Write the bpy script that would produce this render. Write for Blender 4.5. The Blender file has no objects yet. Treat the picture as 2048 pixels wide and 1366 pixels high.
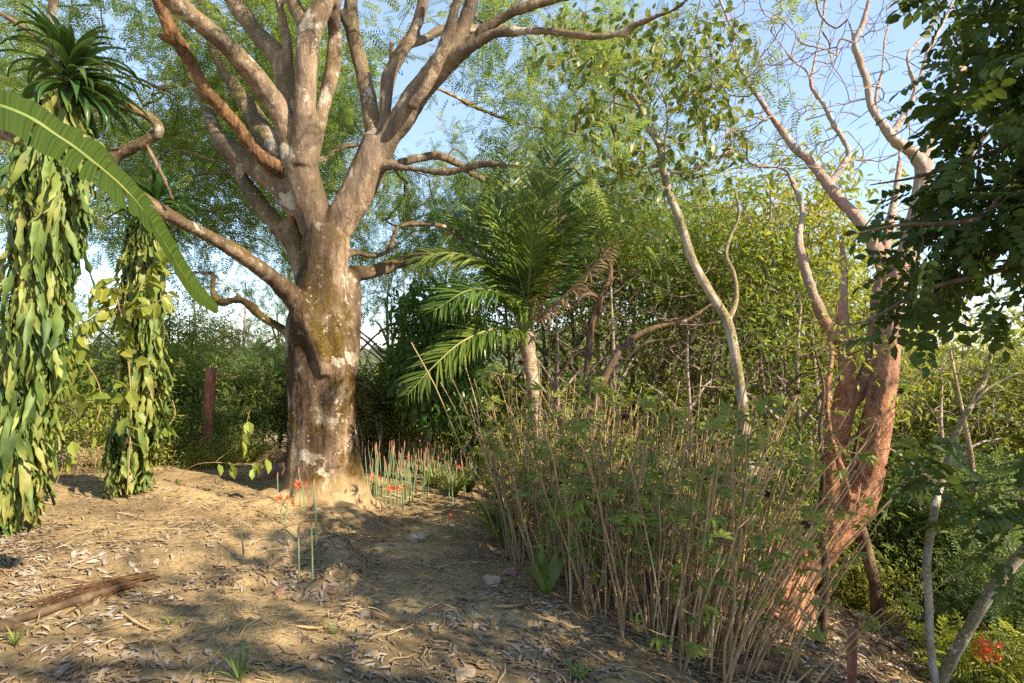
import bpy, math, random
import numpy as np
from mathutils import Vector

R = math.radians
rng = np.random.default_rng(7)
random.seed(7)

# ------------------------------------------------------------------ camera, sky, sun, exposure
scene = bpy.context.scene
CAM_Z, FPX, HOR = 1.7, 1138.0, 703.0
cam_d = bpy.data.cameras.new('camera')
cam = bpy.data.objects.new('camera', cam_d)
scene.collection.objects.link(cam)
cam.location = (0, 0, CAM_Z)
cam.rotation_euler = (R(90), 0, 0)
cam_d.sensor_width = 36.0
cam_d.lens = 20.0
cam_d.shift_y = (HOR - 683) / 2048.0
cam_d.clip_start = 0.05
cam_d.clip_end = 3000
scene.camera = cam

SUN_AZ = (0.86, -0.51)          # towards the sun, on plan
SUN_EL = R(36)
w = bpy.data.worlds.new("World")
scene.world = w
w.use_nodes = True
nt = w.node_tree
bg = nt.nodes['Background']
sky = nt.nodes.new('ShaderNodeTexSky')
sky.sky_type = 'NISHITA'
sky.sun_disc = False
sky.sun_elevation = SUN_EL
sky.sun_rotation = math.atan2(SUN_AZ[0], SUN_AZ[1])
sky.air_density = 1.0
sky.dust_density = 0.15
sky.ozone_density = 2.5
hs = nt.nodes.new('ShaderNodeHueSaturation')
hs.inputs['Saturation'].default_value = .95
nt.links.new(sky.outputs[0], hs.inputs['Color'])
mk = nt.nodes.new('ShaderNodeMix'); mk.data_type = 'RGBA'
mk.inputs[0].default_value = .55; mk.inputs[7].default_value = (.92, 1.18, 1.72, 1)   # constant pale blue blended in evens the sky out
nt.links.new(hs.outputs[0], mk.inputs[6])
nt.links.new(mk.outputs[2], bg.inputs['Color'])
bg.inputs['Strength'].default_value = 0.15

sl = bpy.data.lights.new('sun', 'SUN')
sl.energy = 3.7
sl.angle = R(0.6)
sl.color = (1.0, 0.85, 0.62)
sun = bpy.data.objects.new('sun', sl)
scene.collection.objects.link(sun)
_h = math.hypot(*SUN_AZ)
sdir = Vector((SUN_AZ[0] / _h * math.cos(SUN_EL), SUN_AZ[1] / _h * math.cos(SUN_EL), math.sin(SUN_EL)))
sun.rotation_euler = sdir.to_track_quat('Z', 'Y').to_euler()

scene.view_settings.view_transform = 'Standard'
scene.view_settings.look = 'None'
scene.view_settings.gamma = 1.0
scene.view_settings.exposure = 1.75
scene.render.engine = 'CYCLES'
scene.cycles.max_bounces = 7
scene.cycles.diffuse_bounces = 4
scene.cycles.glossy_bounces = 2
scene.cycles.transmission_bounces = 4
scene.cycles.transparent_max_bounces = 4
scene.cycles.use_denoising = False
scene.cycles.caustics_reflective = False
scene.cycles.caustics_refractive = False

COL = scene.collection

# ------------------------------------------------------------------ maths helpers
def P(px, py, d):
    """point at distance d whose place in the 2048 px wide photograph is px, py"""
    return np.array([(px - 1024) / FPX * d, d, CAM_Z - (py - HOR) / FPX * d])

def _hash(ix, iy, iz):
    n = (ix * 374761393 + iy * 668265263 + iz * 1274126177) & 0x7fffffff
    n = ((n ^ (n >> 13)) * 1274126177) & 0x7fffffff
    return ((n ^ (n >> 16)) & 0xffff) / 65535.0

def vnoise(p, scale=1.0, seed=0):
    p = np.asarray(p, float) * scale + 1000.0
    i = np.floor(p).astype(np.int64)
    f = p - i
    f = f * f * (3 - 2 * f)
    i = i + seed * 131
    r = 0
    for a in (0, 1):
        for b in (0, 1):
            for c in (0, 1):
                wt = (f[..., 0] if a else 1 - f[..., 0]) * (f[..., 1] if b else 1 - f[..., 1]) * (f[..., 2] if c else 1 - f[..., 2])
                r = r + wt * _hash(i[..., 0] + a, i[..., 1] + b, i[..., 2] + c)
    return r * 2 - 1

def fbm(p, scale=1.0, octv=3, seed=0):
    r, a = 0, 1.0
    for k in range(octv):
        r = r + a * vnoise(p, scale * 2 ** k, seed + k)
        a *= .5
    return r

def norm(v):
    v = np.asarray(v, float)
    return v / np.maximum(np.linalg.norm(v, axis=-1, keepdims=True), 1e-9)

# bumps of the ground: x, y, rx, ry, angle, height
BUMPS = []
def bump_px(px, py, rx, ry, ang, h, d=None):
    if d is None:
        d = 1.7 * FPX / (py - HOR)
        for _ in range(12):
            x = (px - 1024) / FPX * d
            z = float(base_h(np.array([x]), np.array([d]))[0])
            d = (CAM_Z - z) * FPX / (py - HOR)
    BUMPS.append(((px - 1024) / FPX * d, d, rx, ry, ang, h * 1.25))

def base_h(x, y):
    x = np.asarray(x, float); y = np.asarray(y, float)
    z = -0.065 * np.clip(y, -6, 13)
    xl = np.clip(-x, 0, 6)
    z = z + 0.085 * xl - 0.10 * np.exp(-((x + 1.9) ** 2) / 1.2 - ((y - 8) ** 2) / 6)
    # crest beyond which the left side falls away
    z = z - 0.22 * np.clip(-x - 7, 0, 40) * 0.8
    t = x - 0.95 + 0.03 * np.clip(y, 0, 12)
    lin = 0.40 * (np.sqrt(t * t + .5) + t) / 2
    z = z - 9 * (1 - np.exp(-lin / 9))
    yy = np.clip(y - 11.5, 0, 60)
    z = z - 5 * (1 - np.exp(-0.12 * yy / 5 * 1.2))
    z = z - 6 * (1 - np.exp(-np.clip(-y - 6, 0, 60) * .12 / 6))
    return z

def H(x, y):
    x = np.asarray(x, float); y = np.asarray(y, float)
    z = base_h(x, y)
    p = np.stack([x, y, np.zeros_like(x)], -1)
    z = z + 0.07 * fbm(p, 0.9, 3, 3) + 0.018 * fbm(p, 5.0, 4, 9)
    for bx, by, rx, ry, a, h in BUMPS:
        c, s = math.cos(a), math.sin(a)
        dx, dy = x - bx, y - by
        u = (c * dx + s * dy) / rx
        v = (-s * dx + c * dy) / ry
        z = z + h * np.exp(-(u * u + v * v) ** 1.3)
    return z

def hz(x, y):
    return float(H(np.array([x]), np.array([y]))[0])

def gpx(px, py, guess=6.0):
    """ground point seen at px, py"""
    d = guess
    for _ in range(40):
        x = (px - 1024) / FPX * d
        dn = (CAM_Z - hz(x, d)) * FPX / (py - HOR)
        d = d * .6 + dn * .4
    x = (px - 1024) / FPX * d
    return np.array([x, d, hz(x, d)])

def catmull(pts, n=4):
    pts = np.asarray(pts, float)
    if len(pts) < 3:
        t = np.linspace(0, 1, n + 1)[:, None]
        return pts[0] * (1 - t) + pts[-1] * t
    q = np.vstack([2 * pts[0] - pts[1], pts, 2 * pts[-1] - pts[-2]])
    out = []
    for i in range(1, len(q) - 2):
        p0, p1, p2, p3 = q[i - 1], q[i], q[i + 1], q[i + 2]
        for k in range(n):
            t = k / n
            out.append(.5 * ((2 * p1) + (-p0 + p2) * t + (2 * p0 - 5 * p1 + 4 * p2 - p3) * t * t + (-p0 + 3 * p1 - 3 * p2 + p3) * t ** 3))
    out.append(q[-2])
    return np.array(out)

# ------------------------------------------------------------------ mesh collecting
class Geo:
    def __init__(self):
        self.v = []; self.f = {}; self.n = 0; self.m = {}
    def add(self, v, faces, mat=0):
        """faces: list of (k, array n x k) or one array"""
        v = np.asarray(v, np.float32).reshape(-1, 3)
        if not isinstance(faces, list): faces = [faces]
        for fa in faces:
            fa = np.asarray(fa, np.int32)
            if len(fa) == 0: continue
            k = fa.shape[1]
            self.f.setdefault(k, []).append(fa + self.n)
            self.m.setdefault(k, []).append(np.full(len(fa), mat, np.int32))
        self.v.append(v); self.n += len(v)
    def tube(self, pts, rad, sides=6, cap=False, mat=0):
        pts = np.asarray(pts, float); n = len(pts)
        rad = np.broadcast_to(np.asarray(rad, float), (n,)) if np.ndim(rad) else np.full(n, rad)
        tan = norm(np.gradient(pts, axis=0))
        ref = np.array([0, 0, 1.0]) if abs(tan[:, 2]).mean() < .8 else np.array([1.0, .2, 0])
        u = norm(np.cross(tan, ref)); w_ = np.cross(tan, u)
        a = np.linspace(0, 2 * math.pi, sides, endpoint=False)
        ring = pts[:, None] + rad[:, None, None] * (np.cos(a)[None, :, None] * u[:, None] + np.sin(a)[None, :, None] * w_[:, None])
        v = ring.reshape(-1, 3)
        i = np.arange(n - 1)[:, None] * sides; j = np.arange(sides)[None]; j2 = (j + 1) % sides
        q = np.stack([i + j, i + j2, i + sides + j2, i + sides + j], -1).reshape(-1, 4)
        fs = [q]
        if cap:
            v = np.vstack([v, pts[0], pts[-1]])
            b = n * sides
            j = np.arange(sides); j2 = (j + 1) % sides
            fs.append(np.stack([np.full(sides, b), j2, j], -1))
            fs.append(np.stack([np.full(sides, b + 1), (n - 1) * sides + j, (n - 1) * sides + j2], -1))
        self.add(v, fs, mat)
    def inst(self, tmpl, pos, M, scale, mat=0):
        """tmpl = (verts k x 3, faces list); M n x 3 x 3 rows = axes"""
        tv, tf = tmpl
        n = len(pos)
        if n == 0: return
        sc = np.asarray(scale, float)
        if sc.ndim == 1: sc = sc[:, None].repeat(3, 1)
        v = np.einsum('kj,njm->nkm', tv, M * sc[:, :, None]) + np.asarray(pos)[:, None]
        off = (np.arange(n) * len(tv))[:, None, None]
        self.add(v.reshape(-1, 3), [(np.asarray(fa)[None] + off).reshape(-1, np.asarray(fa).shape[1]) for fa in tf], mat)
    def mesh(self, name, mats, smooth=True):
        me = bpy.data.meshes.new(name)
        v = np.concatenate(self.v).astype(np.float32)
        ks = sorted(self.f)
        loops = np.concatenate([np.concatenate(self.f[k]).ravel() for k in ks]).astype(np.int32)
        tot = np.concatenate([np.full(sum(len(a) for a in self.f[k]), k, np.int32) for k in ks])
        st = np.concatenate([[0], np.cumsum(tot)[:-1]]).astype(np.int32)
        me.vertices.add(len(v)); me.vertices.foreach_set('co', v.ravel())
        me.loops.add(len(loops)); me.loops.foreach_set('vertex_index', loops)
        me.polygons.add(len(tot)); me.polygons.foreach_set('loop_start', st)
        me.polygons.foreach_set('loop_total', tot)
        if not isinstance(mats, (list, tuple)): mats = [mats]
        for m in mats: me.materials.append(m)
        if len(mats) > 1:
            me.polygons.foreach_set('material_index', np.concatenate([np.concatenate(self.m[k]) for k in ks]))
        me.polygons.foreach_set('use_smooth', np.full(len(tot), smooth))
        me.update(calc_edges=True)
        return me

def obj(name, geo, mats, parent=None, smooth=True):
    me = geo.mesh(name, mats, smooth) if isinstance(geo, Geo) else geo
    o = bpy.data.objects.new(name, me)
    COL.objects.link(o)
    if parent is not None: o.parent = parent
    return o

def tag(o, label=None, cat=None, group=None, kind=None):
    if label: o['label'] = label
    if cat: o['category'] = cat
    if group: o['group'] = group
    if kind: o['kind'] = kind
    return o

def thing(name, label, cat, group=None, loc=(0, 0, 0)):
    o = bpy.data.objects.new(name, None)
    o.empty_display_size = .2
    COL.objects.link(o)
    o.location = tuple(float(c) for c in loc)
    return tag(o, label, cat, group)

def place(name, label, cat, loc, parts, group=None):
    """thing at loc with parts given in world coordinates: [(name, Geo, mats, label)]"""
    t = thing(name, label, cat, group, loc)
    for p in parts:
        nm, g, m = p[:3]
        g.v = [v - np.asarray(loc, np.float32) for v in g.v]
        o = obj(nm, g, m, t, p[4] if len(p) > 4 else True)
        if len(p) > 3 and p[3]: o['label'] = p[3]
    return t

def dup(root, loc, rz=0, sc=1.0, label=None, group=None, tilt=(0, 0)):
    r = root.copy(); COL.objects.link(r)
    r.location = loc; r.rotation_euler = (tilt[0], tilt[1], rz)
    r.scale = (sc, sc, sc) if np.ndim(sc) == 0 else sc
    if label: r['label'] = label
    if group: r['group'] = group
    for ch in root.children:
        c = ch.copy(); COL.objects.link(c); c.parent = r
        for gch in ch.children:
            d = gch.copy(); COL.objects.link(d); d.parent = c
    return r

def frames(d, up=None, roll=0.6):
    """axes with x along d, z roughly up"""
    d = norm(d); n = len(d)
    if up is None: up = np.array([0, 0, 1.0])
    up = np.broadcast_to(up, d.shape) + rng.normal(0, roll, d.shape)
    y = norm(np.cross(up, d)); z = np.cross(d, y)
    return np.stack([d, y, z], 1)

# ------------------------------------------------------------------ leaf templates (x along, y across, z up)
def t_oval(wd=.5, droop=.12, fold=.08):
    v = np.array([[0, 0, 0], [.3, wd * .46, fold], [.3, -wd * .46, fold], [.68, wd * .4, fold - droop * .3], [.68, -wd * .4, fold - droop * .3], [1, 0, -droop], [.3, 0, 0], [.68, 0, -droop * .35]])
    return v, [np.array([[0, 6, 1], [0, 2, 6], [3, 7, 5], [7, 4, 5]]), np.array([[6, 7, 3, 1], [2, 4, 7, 6]])]

def t_quad(wd=.4):
    v = np.array([[0, 0, 0], [.45, wd * .5, .03], [1, 0, -.05], [.45, -wd * .5, .03]])
    return v, [np.array([[0, 3, 2, 1]])]

def t_strap(rows=8, wd=.18, droop=.9, fold=.02, wave=0.0, prof=1.0, tip=1.6, w0=.35):
    """long leaf bending down"""
    t = np.linspace(0, 1, rows)
    ang = np.cumsum(np.full(rows, droop / rows) * np.linspace(.3, 1.7, rows))
    dx = np.cos(ang) / (rows - 1); dz = -np.sin(ang) / (rows - 1)
    x = np.concatenate([[0], np.cumsum(dx)[:-1]]); z = np.concatenate([[0], np.cumsum(dz)[:-1]])
    wp = wd * .5 * np.maximum((w0 + (1 - w0) * np.sin(math.pi * np.clip(t * 1.05, 0, 1) ** prof)) * (1 - t ** (tip * 3)), .012)
    nx, nz = np.sin(ang), np.cos(ang)
    rowsv = []
    for k in range(rows):
        wv = wave * math.sin(k * 2.3)
        rowsv += [[x[k] + nx[k] * (fold + wv), wp[k], z[k] + nz[k] * (fold + wv)], [x[k], 0, z[k]], [x[k] + nx[k] * (fold - wv), -wp[k], z[k] + nz[k] * (fold - wv)]]
    v = np.array(rowsv)
    q = []
    for k in range(rows - 1):
        a = k * 3
        q += [[a + 1, a + 4, a + 3, a], [a + 2, a + 5, a + 4, a + 1]]
    return v, [np.array(q)]

def t_merge(items):
    """items: (template, origin, direction, up, scale)"""
    V, F, n = [], {}, 0
    for (tv, tf), o, d, up, s in items:
        d = norm(np.array(d, float)); y = norm(np.cross(up, d)); z = np.cross(d, y)
        V.append(tv @ np.stack([d, y, z]) * s + np.array(o))
        for fa in tf: F.setdefault(fa.shape[1], []).append(fa + n)
        n += len(tv)
    return np.vstack(V), [np.concatenate(F[k]) for k in F]

def t_pinnate(pairs=7, ln=.30, wd=.30, droop=.35, rach=True):
    it = []
    q = t_quad(wd)
    for k in range(pairs):
        t = .18 + .82 * k / (pairs - 1)
        o = (t, 0, -droop * t * t)
        s = ln * (1 - .45 * abs(t - .45))
        for sd in (1, -1):
            it.append((q, o, (.42, sd * .9, -.16), (0, 0, 1), s))
    it.append((q, (1, 0, -droop), (1, 0, -.7), (0, 0, 1), ln * .7))
    if rach:
        b = (np.array([[0, -.008, 0], [0, .008, 0], [.5, .006, -droop * .25], [.5, -.006, -droop * .25], [1, .003, -droop], [1, -.003, -droop]]), [np.array([[0, 1, 2, 3], [3, 2, 4, 5]])])
        it.append((b, (0, 0, 0), (1, 0, 0), (0, 0, 1), 1))
    return t_merge(it)

def t_palmate(nl=5, wd=.30, droop=.35):
    it = []
    o = t_oval(wd, droop, .05)
    for k in range(nl):
        a = (k - (nl - 1) / 2) * (2.1 / (nl - 1) * 1.25)
        it.append((o, (.0, 0, 0), (math.cos(a), math.sin(a), -.25), (0, 0, 1), 1 - .12 * abs(k - (nl - 1) / 2)))
    return t_merge(it)

def t_lobed():
    """broad lobed leaf"""
    out = [(0, 0), (.12, .28), (.02, .48), (.32, .46), (.42, .34), (.62, .5), (.7, .26), (1, 0)]
    v = [[x, y, .06 * abs(y) * 2 - .18 * x * x] for x, y in out] + [[x, -y, .06 * abs(y) * 2 - .18 * x * x] for x, y in out[1:-1]]
    v += [[.3, 0, 0], [.65, 0, -.07]]
    c1, c2 = len(v) - 2, len(v) - 1
    L = [0, 1, 2, 3, 4, 5, 6, 7]; Rr = [0, 8, 9, 10, 11, 12, 13, 7]
    f = []
    for a, b, c in ((0, 1, c1), (1, 2, c1), (2, 3, c1), (3, 4, c1), (4, 5, c2), (5, 6, c2), (6, 7, c2)):
        f.append([L[a], c, L[b]]); f.append([Rr[a], Rr[b], c])
    f.append([c1, c2, L[4]]); f.append([c1, Rr[4], c2])
    return np.array(v, float), [np.array(f)]

PINN = t_pinnate()
PINN_S = t_pinnate(5, .36, .36, .3, False)
OVAL = t_oval(); OVALN = t_oval(.34, .2, .05); OVALB = t_oval(.62, .15, .06)
QUAD = t_quad(.5); PALM5 = t_palmate(); LOBED = t_lobed()

# ------------------------------------------------------------------ materials
def nodes_of(name):
    m = bpy.data.materials.new(name); m.use_nodes = True
    nt = m.node_tree
    for n in list(nt.nodes): nt.nodes.remove(n)
    out = nt.nodes.new('ShaderNodeOutputMaterial')
    return m, nt, out

def N(nt, typ, **kw):
    n = nt.nodes.new(typ)
    for k, v in kw.items():
        if k.startswith('i_'):
            key = k[2:]
            key = int(key) if key.isdigit() else key.replace('_', ' ')
            n.inputs[key].default_value = v
        else: setattr(n, k, v)
    return n

def ramp(nt, stops, fac=None, interp='LINEAR'):
    r = nt.nodes.new('ShaderNodeValToRGB')
    r.color_ramp.interpolation = interp
    el = r.color_ramp.elements
    el[0].position = stops[0][0]; el[0].color = (*stops[0][1], 1)
    el[1].position = stops[-1][0]; el[1].color = (*stops[-1][1], 1)
    for p, c in stops[1:-1]:
        e = el.new(p); e.color = (*c, 1)
    if fac is not None: nt.links.new(fac, r.inputs[0])
    return r

def mixc(nt, a, b, fac, mode='MIX'):
    m = nt.nodes.new('ShaderNodeMix'); m.data_type = 'RGBA'; m.blend_type = mode
    def s(sock, v):
        if isinstance(v, (tuple, list)): sock.default_value = (*v, 1) if len(v) == 3 else v
        elif isinstance(v, (int, float)): sock.default_value = v
        else: nt.links.new(v, sock)
    s(m.inputs[0], fac); s(m.inputs[6], a); s(m.inputs[7], b)
    return m.outputs[2]

def leaf_mat(name, cols, trans=.45, rough=.45, tcol=None, clump=1.5, stripe=None, spec=.4):
    m, nt, out = nodes_of(name)
    L = nt.links.new
    geo = N(nt, 'ShaderNodeNewGeometry')
    oi = N(nt, 'ShaderNodeObjectInfo')
    tc = N(nt, 'ShaderNodeTexCoord')
    noi = N(nt, 'ShaderNodeTexNoise', i_Scale=clump, i_Detail=2.0)
    L(tc.outputs['Object'], noi.inputs['Vector'])
    a = N(nt, 'ShaderNodeMath', operation='MULTIPLY_ADD'); L(noi.outputs[0], a.inputs[0]); a.inputs[1].default_value = 1.3; a.inputs[2].default_value = -.4
    b = N(nt, 'ShaderNodeMath', operation='MULTIPLY_ADD'); L(geo.outputs['Random Per Island'], b.inputs[0]); b.inputs[1].default_value = .55; L(a.outputs[0], b.inputs[2])
    b.use_clamp = True
    n = len(cols)
    r = ramp(nt, [(i / (n - 1), c) for i, c in enumerate(cols)], b.outputs[0])
    col = r.outputs[0]
    hv = N(nt, 'ShaderNodeHueSaturation')
    mr = N(nt, 'ShaderNodeMapRange'); L(oi.outputs['Random'], mr.inputs[0]); mr.inputs[3].default_value = .485; mr.inputs[4].default_value = .515
    L(mr.outputs[0], hv.inputs['Hue']); hv.inputs['Value'].default_value = 1.0
    L(col, hv.inputs['Color']); col = hv.outputs[0]
    if stripe:
        # fine veins / streaks and blotches of wear
        n2 = N(nt, 'ShaderNodeTexNoise', i_Scale=stripe, i_Detail=4.0)
        L(tc.outputs['Object'], n2.inputs['Vector'])
        r2 = ramp(nt, [(.35, (.62, .62, .55)), (.55, (1, 1, 1)), (.72, (1.25, 1.2, 1.0))], n2.outputs[0])
        col = mixc(nt, col, r2.outputs[0], .8, 'MULTIPLY')
    pb = N(nt, 'ShaderNodeBsdfPrincipled'); L(col, pb.inputs['Base Color'])
    pb.inputs['Roughness'].default_value = rough
    pb.inputs['Specular IOR Level'].default_value = spec
    tr = N(nt, 'ShaderNodeBsdfTranslucent')
    tc_ = mixc(nt, col, tcol or (1.0, 1.0, .35), 1.0, 'MULTIPLY')
    g = N(nt, 'ShaderNodeGamma'); L(tc_, g.inputs[0]); g.inputs[1].default_value = .72
    L(g.outputs[0], tr.inputs[0])
    mx = N(nt, 'ShaderNodeMixShader'); mx.inputs[0].default_value = trans
    L(pb.outputs[0], mx.inputs[1]); L(tr.outputs[0], mx.inputs[2]); L(mx.outputs[0], out.inputs[0])
    return m

def bark_mat(name, base, dark, light, scale=6, lichen=None, moss=None, bump=.5, stretch=.35, lich_thr=.62, ring=None, lscale=2.2, blotch=None, dirt=None, top=None, grain=None):
    m, nt, out = nodes_of(name)
    L = nt.links.new
    tc = N(nt, 'ShaderNodeTexCoord')
    mp = N(nt, 'ShaderNodeMapping'); mp.inputs['Scale'].default_value = (1, 1, stretch)
    L(tc.outputs['Object'], mp.inputs[0])
    n1 = N(nt, 'ShaderNodeTexNoise', i_Scale=scale, i_Detail=8.0, i_Roughness=.65); L(mp.outputs[0], n1.inputs['Vector'])
    n2 = N(nt, 'ShaderNodeTexNoise', i_Scale=scale * .22, i_Detail=4.0); L(mp.outputs[0], n2.inputs['Vector'])
    r1 = ramp(nt, [(.32, dark), (.52, base), (.72, light)], n1.outputs[0])
    r2 = ramp(nt, [(.35, (.55, .55, .55)), (.6, (1.15, 1.15, 1.15))], n2.outputs[0])
    col = mixc(nt, r1.outputs[0], r2.outputs[0], 1.0, 'MULTIPLY')
    if moss:
        geo = N(nt, 'ShaderNodeNewGeometry')
        sx = N(nt, 'ShaderNodeSeparateXYZ'); L(geo.outputs['Normal'], sx.inputs[0])
        n3 = N(nt, 'ShaderNodeTexNoise', i_Scale=1.6, i_Detail=5.0, i_Roughness=.7); L(tc.outputs['Object'], n3.inputs['Vector'])
        a = N(nt, 'ShaderNodeMath', operation='MULTIPLY_ADD'); L(sx.outputs[2], a.inputs[0]); a.inputs[1].default_value = .30; L(n3.outputs[0], a.inputs[2])
        rm = ramp(nt, [(.49, (0, 0, 0)), (.57, (1, 1, 1))], a.outputs[0])
        n4 = N(nt, 'ShaderNodeTexNoise', i_Scale=40, i_Detail=3.0); L(tc.outputs['Object'], n4.inputs['Vector'])
        mc = ramp(nt, [(.35, tuple(c * .45 for c in moss)), (.65, moss)], n4.outputs[0])
        col = mixc(nt, col, mc.outputs[0], rm.outputs[0])
    if lichen:
        n5 = N(nt, 'ShaderNodeTexNoise', i_Scale=lscale, i_Detail=6.0, i_Roughness=.62, i_Distortion=.3); L(tc.outputs['Object'], n5.inputs['Vector'])
        rl = ramp(nt, [(lich_thr, (0, 0, 0)), (lich_thr + .03, (1, 1, 1))], n5.outputs[0])
        vr = N(nt, 'ShaderNodeTexVoronoi', i_Scale=lscale * 4.5); L(tc.outputs['Object'], vr.inputs['Vector'])
        n6 = N(nt, 'ShaderNodeTexNoise', i_Scale=60, i_Detail=2.0); L(tc.outputs['Object'], n6.inputs['Vector'])
        av = N(nt, 'ShaderNodeMath', operation='MULTIPLY_ADD'); L(n6.outputs[0], av.inputs[0]); av.inputs[1].default_value = .30; L(vr.outputs['Distance'], av.inputs[2])
        rv = ramp(nt, [(.31, (1, 1, 1)), (.35, (0, 0, 0))], av.outputs[0])
        n7 = N(nt, 'ShaderNodeTexNoise', i_Scale=lscale * .8, i_Detail=2.0); L(tc.outputs['Object'], n7.inputs['Vector'])
        r7 = ramp(nt, [(.5, (0, 0, 0)), (.56, (1, 1, 1))], n7.outputs[0])
        sp = mixc(nt, rv.outputs[0], r7.outputs[0], 1.0, 'MULTIPLY')
        msk = mixc(nt, rl.outputs[0], sp, 1.0, 'LIGHTEN')
        col = mixc(nt, col, mixc(nt, lichen, col, .25), msk)
    if ring:
        wv = N(nt, 'ShaderNodeTexWave', wave_type='BANDS', bands_direction='Z'); wv.inputs['Scale'].default_value = ring; wv.inputs['Distortion'].default_value = 3.0
        wv.inputs['Detail'].default_value = 3.0
        L(tc.outputs['Object'], wv.inputs['Vector'])
        rr = ramp(nt, [(.1, (.6, .6, .6)), (.4, (1, 1, 1))], wv.outputs['Fac'])
        col = mixc(nt, col, rr.outputs[0], .7, 'MULTIPLY')
    if blotch:
        nb = N(nt, 'ShaderNodeTexNoise', i_Scale=blotch * 2.2, i_Detail=7.0, i_Roughness=.6, i_Distortion=.6); L(mp.outputs[0], nb.inputs['Vector'])
        rb = ramp(nt, [(.40, (.30, .25, .20)), (.50, (.95, .95, .95)), (.60, (1.35, 1.32, 1.3))], nb.outputs[0])
        col = mixc(nt, col, rb.outputs[0], .85, 'MULTIPLY')
    if grain:
        ng = N(nt, 'ShaderNodeTexNoise', i_Scale=70.0, i_Detail=6.0, i_Roughness=.75); L(tc.outputs['Object'], ng.inputs['Vector'])
        rg = ramp(nt, [(.38, (grain[0],) * 3), (.5, (1, 1, 1)), (.64, (grain[1],) * 3)], ng.outputs[0])
        col = mixc(nt, col, rg.outputs[0], 1.0, 'MULTIPLY')
        nw = N(nt, 'ShaderNodeTexNoise', i_Scale=16.0, i_Detail=8.0, i_Roughness=.7, i_Distortion=1.2); L(mp.outputs[0], nw.inputs['Vector'])
        rw = ramp(nt, [(.44, (1, 1, 1)), (.49, (.35, .29, .24)), (.54, (1, 1, 1))], nw.outputs[0])
        col = mixc(nt, col, rw.outputs[0], .7, 'MULTIPLY')
    if dirt or top:
        so = N(nt, 'ShaderNodeSeparateXYZ'); L(tc.outputs['Object'], so.inputs[0])
        nd = N(nt, 'ShaderNodeTexNoise', i_Scale=5.0, i_Detail=4.0); L(tc.outputs['Object'], nd.inputs['Vector'])
    if dirt:
        ad = N(nt, 'ShaderNodeMath', operation='MULTIPLY_ADD'); L(nd.outputs[0], ad.inputs[0]); ad.inputs[1].default_value = -.5; L(so.outputs[2], ad.inputs[2])
        rd = ramp(nt, [(0.0, (1, 1, 1)), (dirt, (0, 0, 0))], ad.outputs[0])
        col = mixc(nt, col, (.36, .26, .14), mixc(nt, (0, 0, 0), rd.outputs[0], .9))
    if top:
        mrt = N(nt, 'ShaderNodeMapRange'); L(so.outputs[2], mrt.inputs[0]); mrt.inputs[1].default_value = top[0]; mrt.inputs[2].default_value = top[1]; mrt.inputs[4].default_value = top[4] if len(top) > 4 else 1.0
        nd2 = N(nt, 'ShaderNodeTexNoise', i_Scale=2.5, i_Detail=5.0); L(tc.outputs['Object'], nd2.inputs['Vector'])
        tp = mixc(nt, top[2], top[3], ramp(nt, [(.4, (0, 0, 0)), (.6, (1, 1, 1))], nd2.outputs[0]).outputs[0])
        col = mixc(nt, col, tp, mrt.outputs[0])
    pb = N(nt, 'ShaderNodeBsdfPrincipled'); L(col, pb.inputs['Base Color']); pb.inputs['Roughness'].default_value = .85
    pb.inputs['Specular IOR Level'].default_value = .2
    bp = N(nt, 'ShaderNodeBump', i_Strength=bump, i_Distance=.03)
    n8 = N(nt, 'ShaderNodeTexNoise', i_Scale=scale * 3, i_Detail=8.0, i_Roughness=.7); L(mp.outputs[0], n8.inputs['Vector'])
    L(n8.outputs[0], bp.inputs['Height']); L(bp.outputs[0], pb.inputs['Normal'])
    L(pb.outputs[0], out.inputs[0])
    return m

M = {}
M['bark'] = bark_mat('saman_bark', (.25, .175, .115), (.085, .054, .03), (.42, .33, .25), 9, (.60, .56, .47), (.16, .105, .022), 1.0, .3, .575, blotch=.55, dirt=.26, lscale=2.8, grain=(.6, 1.35), top=(2.4, 5.5, (.44, .34, .27), (.38, .32, .26), .24))
M['dead_bark'] = bark_mat('peeling_bark', (.20, .11, .055), (.06, .03, .015), (.36, .20, .10), 16, None, None, 1.0, .3)
M['twig'] = bark_mat('twig_bark', (.20, .16, .12), (.10, .075, .05), (.34, .28, .22), 12, None, None, .3)
M['pale'] = bark_mat('pale_bark', (.46, .39, .31), (.22, .17, .12), (.62, .56, .48), 9, (.60, .57, .51), (.30, .24, .12), .5, .5, .62, lscale=5)
M['red'] = bark_mat('red_bark', (.50, .235, .135), (.32, .13, .065), (.64, .38, .25), 20, (.50, .38, .29), None, 1.0, .8, .64, None, 1.4, grain=(.55, 1.4), top=(2.6, 5.5, (.50, .33, .25), (.50, .44, .38)))
M['redtop'] = bark_mat('copper_bark', (.46, .27, .19), (.32, .15, .09), (.56, .44, .36), 6, (.52, .50, .46), None, .5, .6, .5, None, 1.0)
M['barebark'] = bark_mat('bare_branch_bark', (.36, .27, .23), (.20, .13, .10), (.52, .44, .38), 8, None, None, .3)
M['brown'] = bark_mat('brown_bark', (.16, .105, .065), (.07, .045, .025), (.28, .20, .13), 10, (.45, .42, .36), None, .7, .4, .7)
M['stem'] = bark_mat('cane_stem', (.40, .27, .14), (.24, .15, .07), (.54, .41, .24), 7, None, None, .3, .3)
M['greenstem'] = leaf_mat('green_stalk', [(.15, .20, .09), (.26, .32, .17)], .1, .5)
M['post'] = bark_mat('red_paint', (.33, .13, .09), (.15, .06, .04), (.50, .26, .19), 18, None, None, .5, .3)
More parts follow.
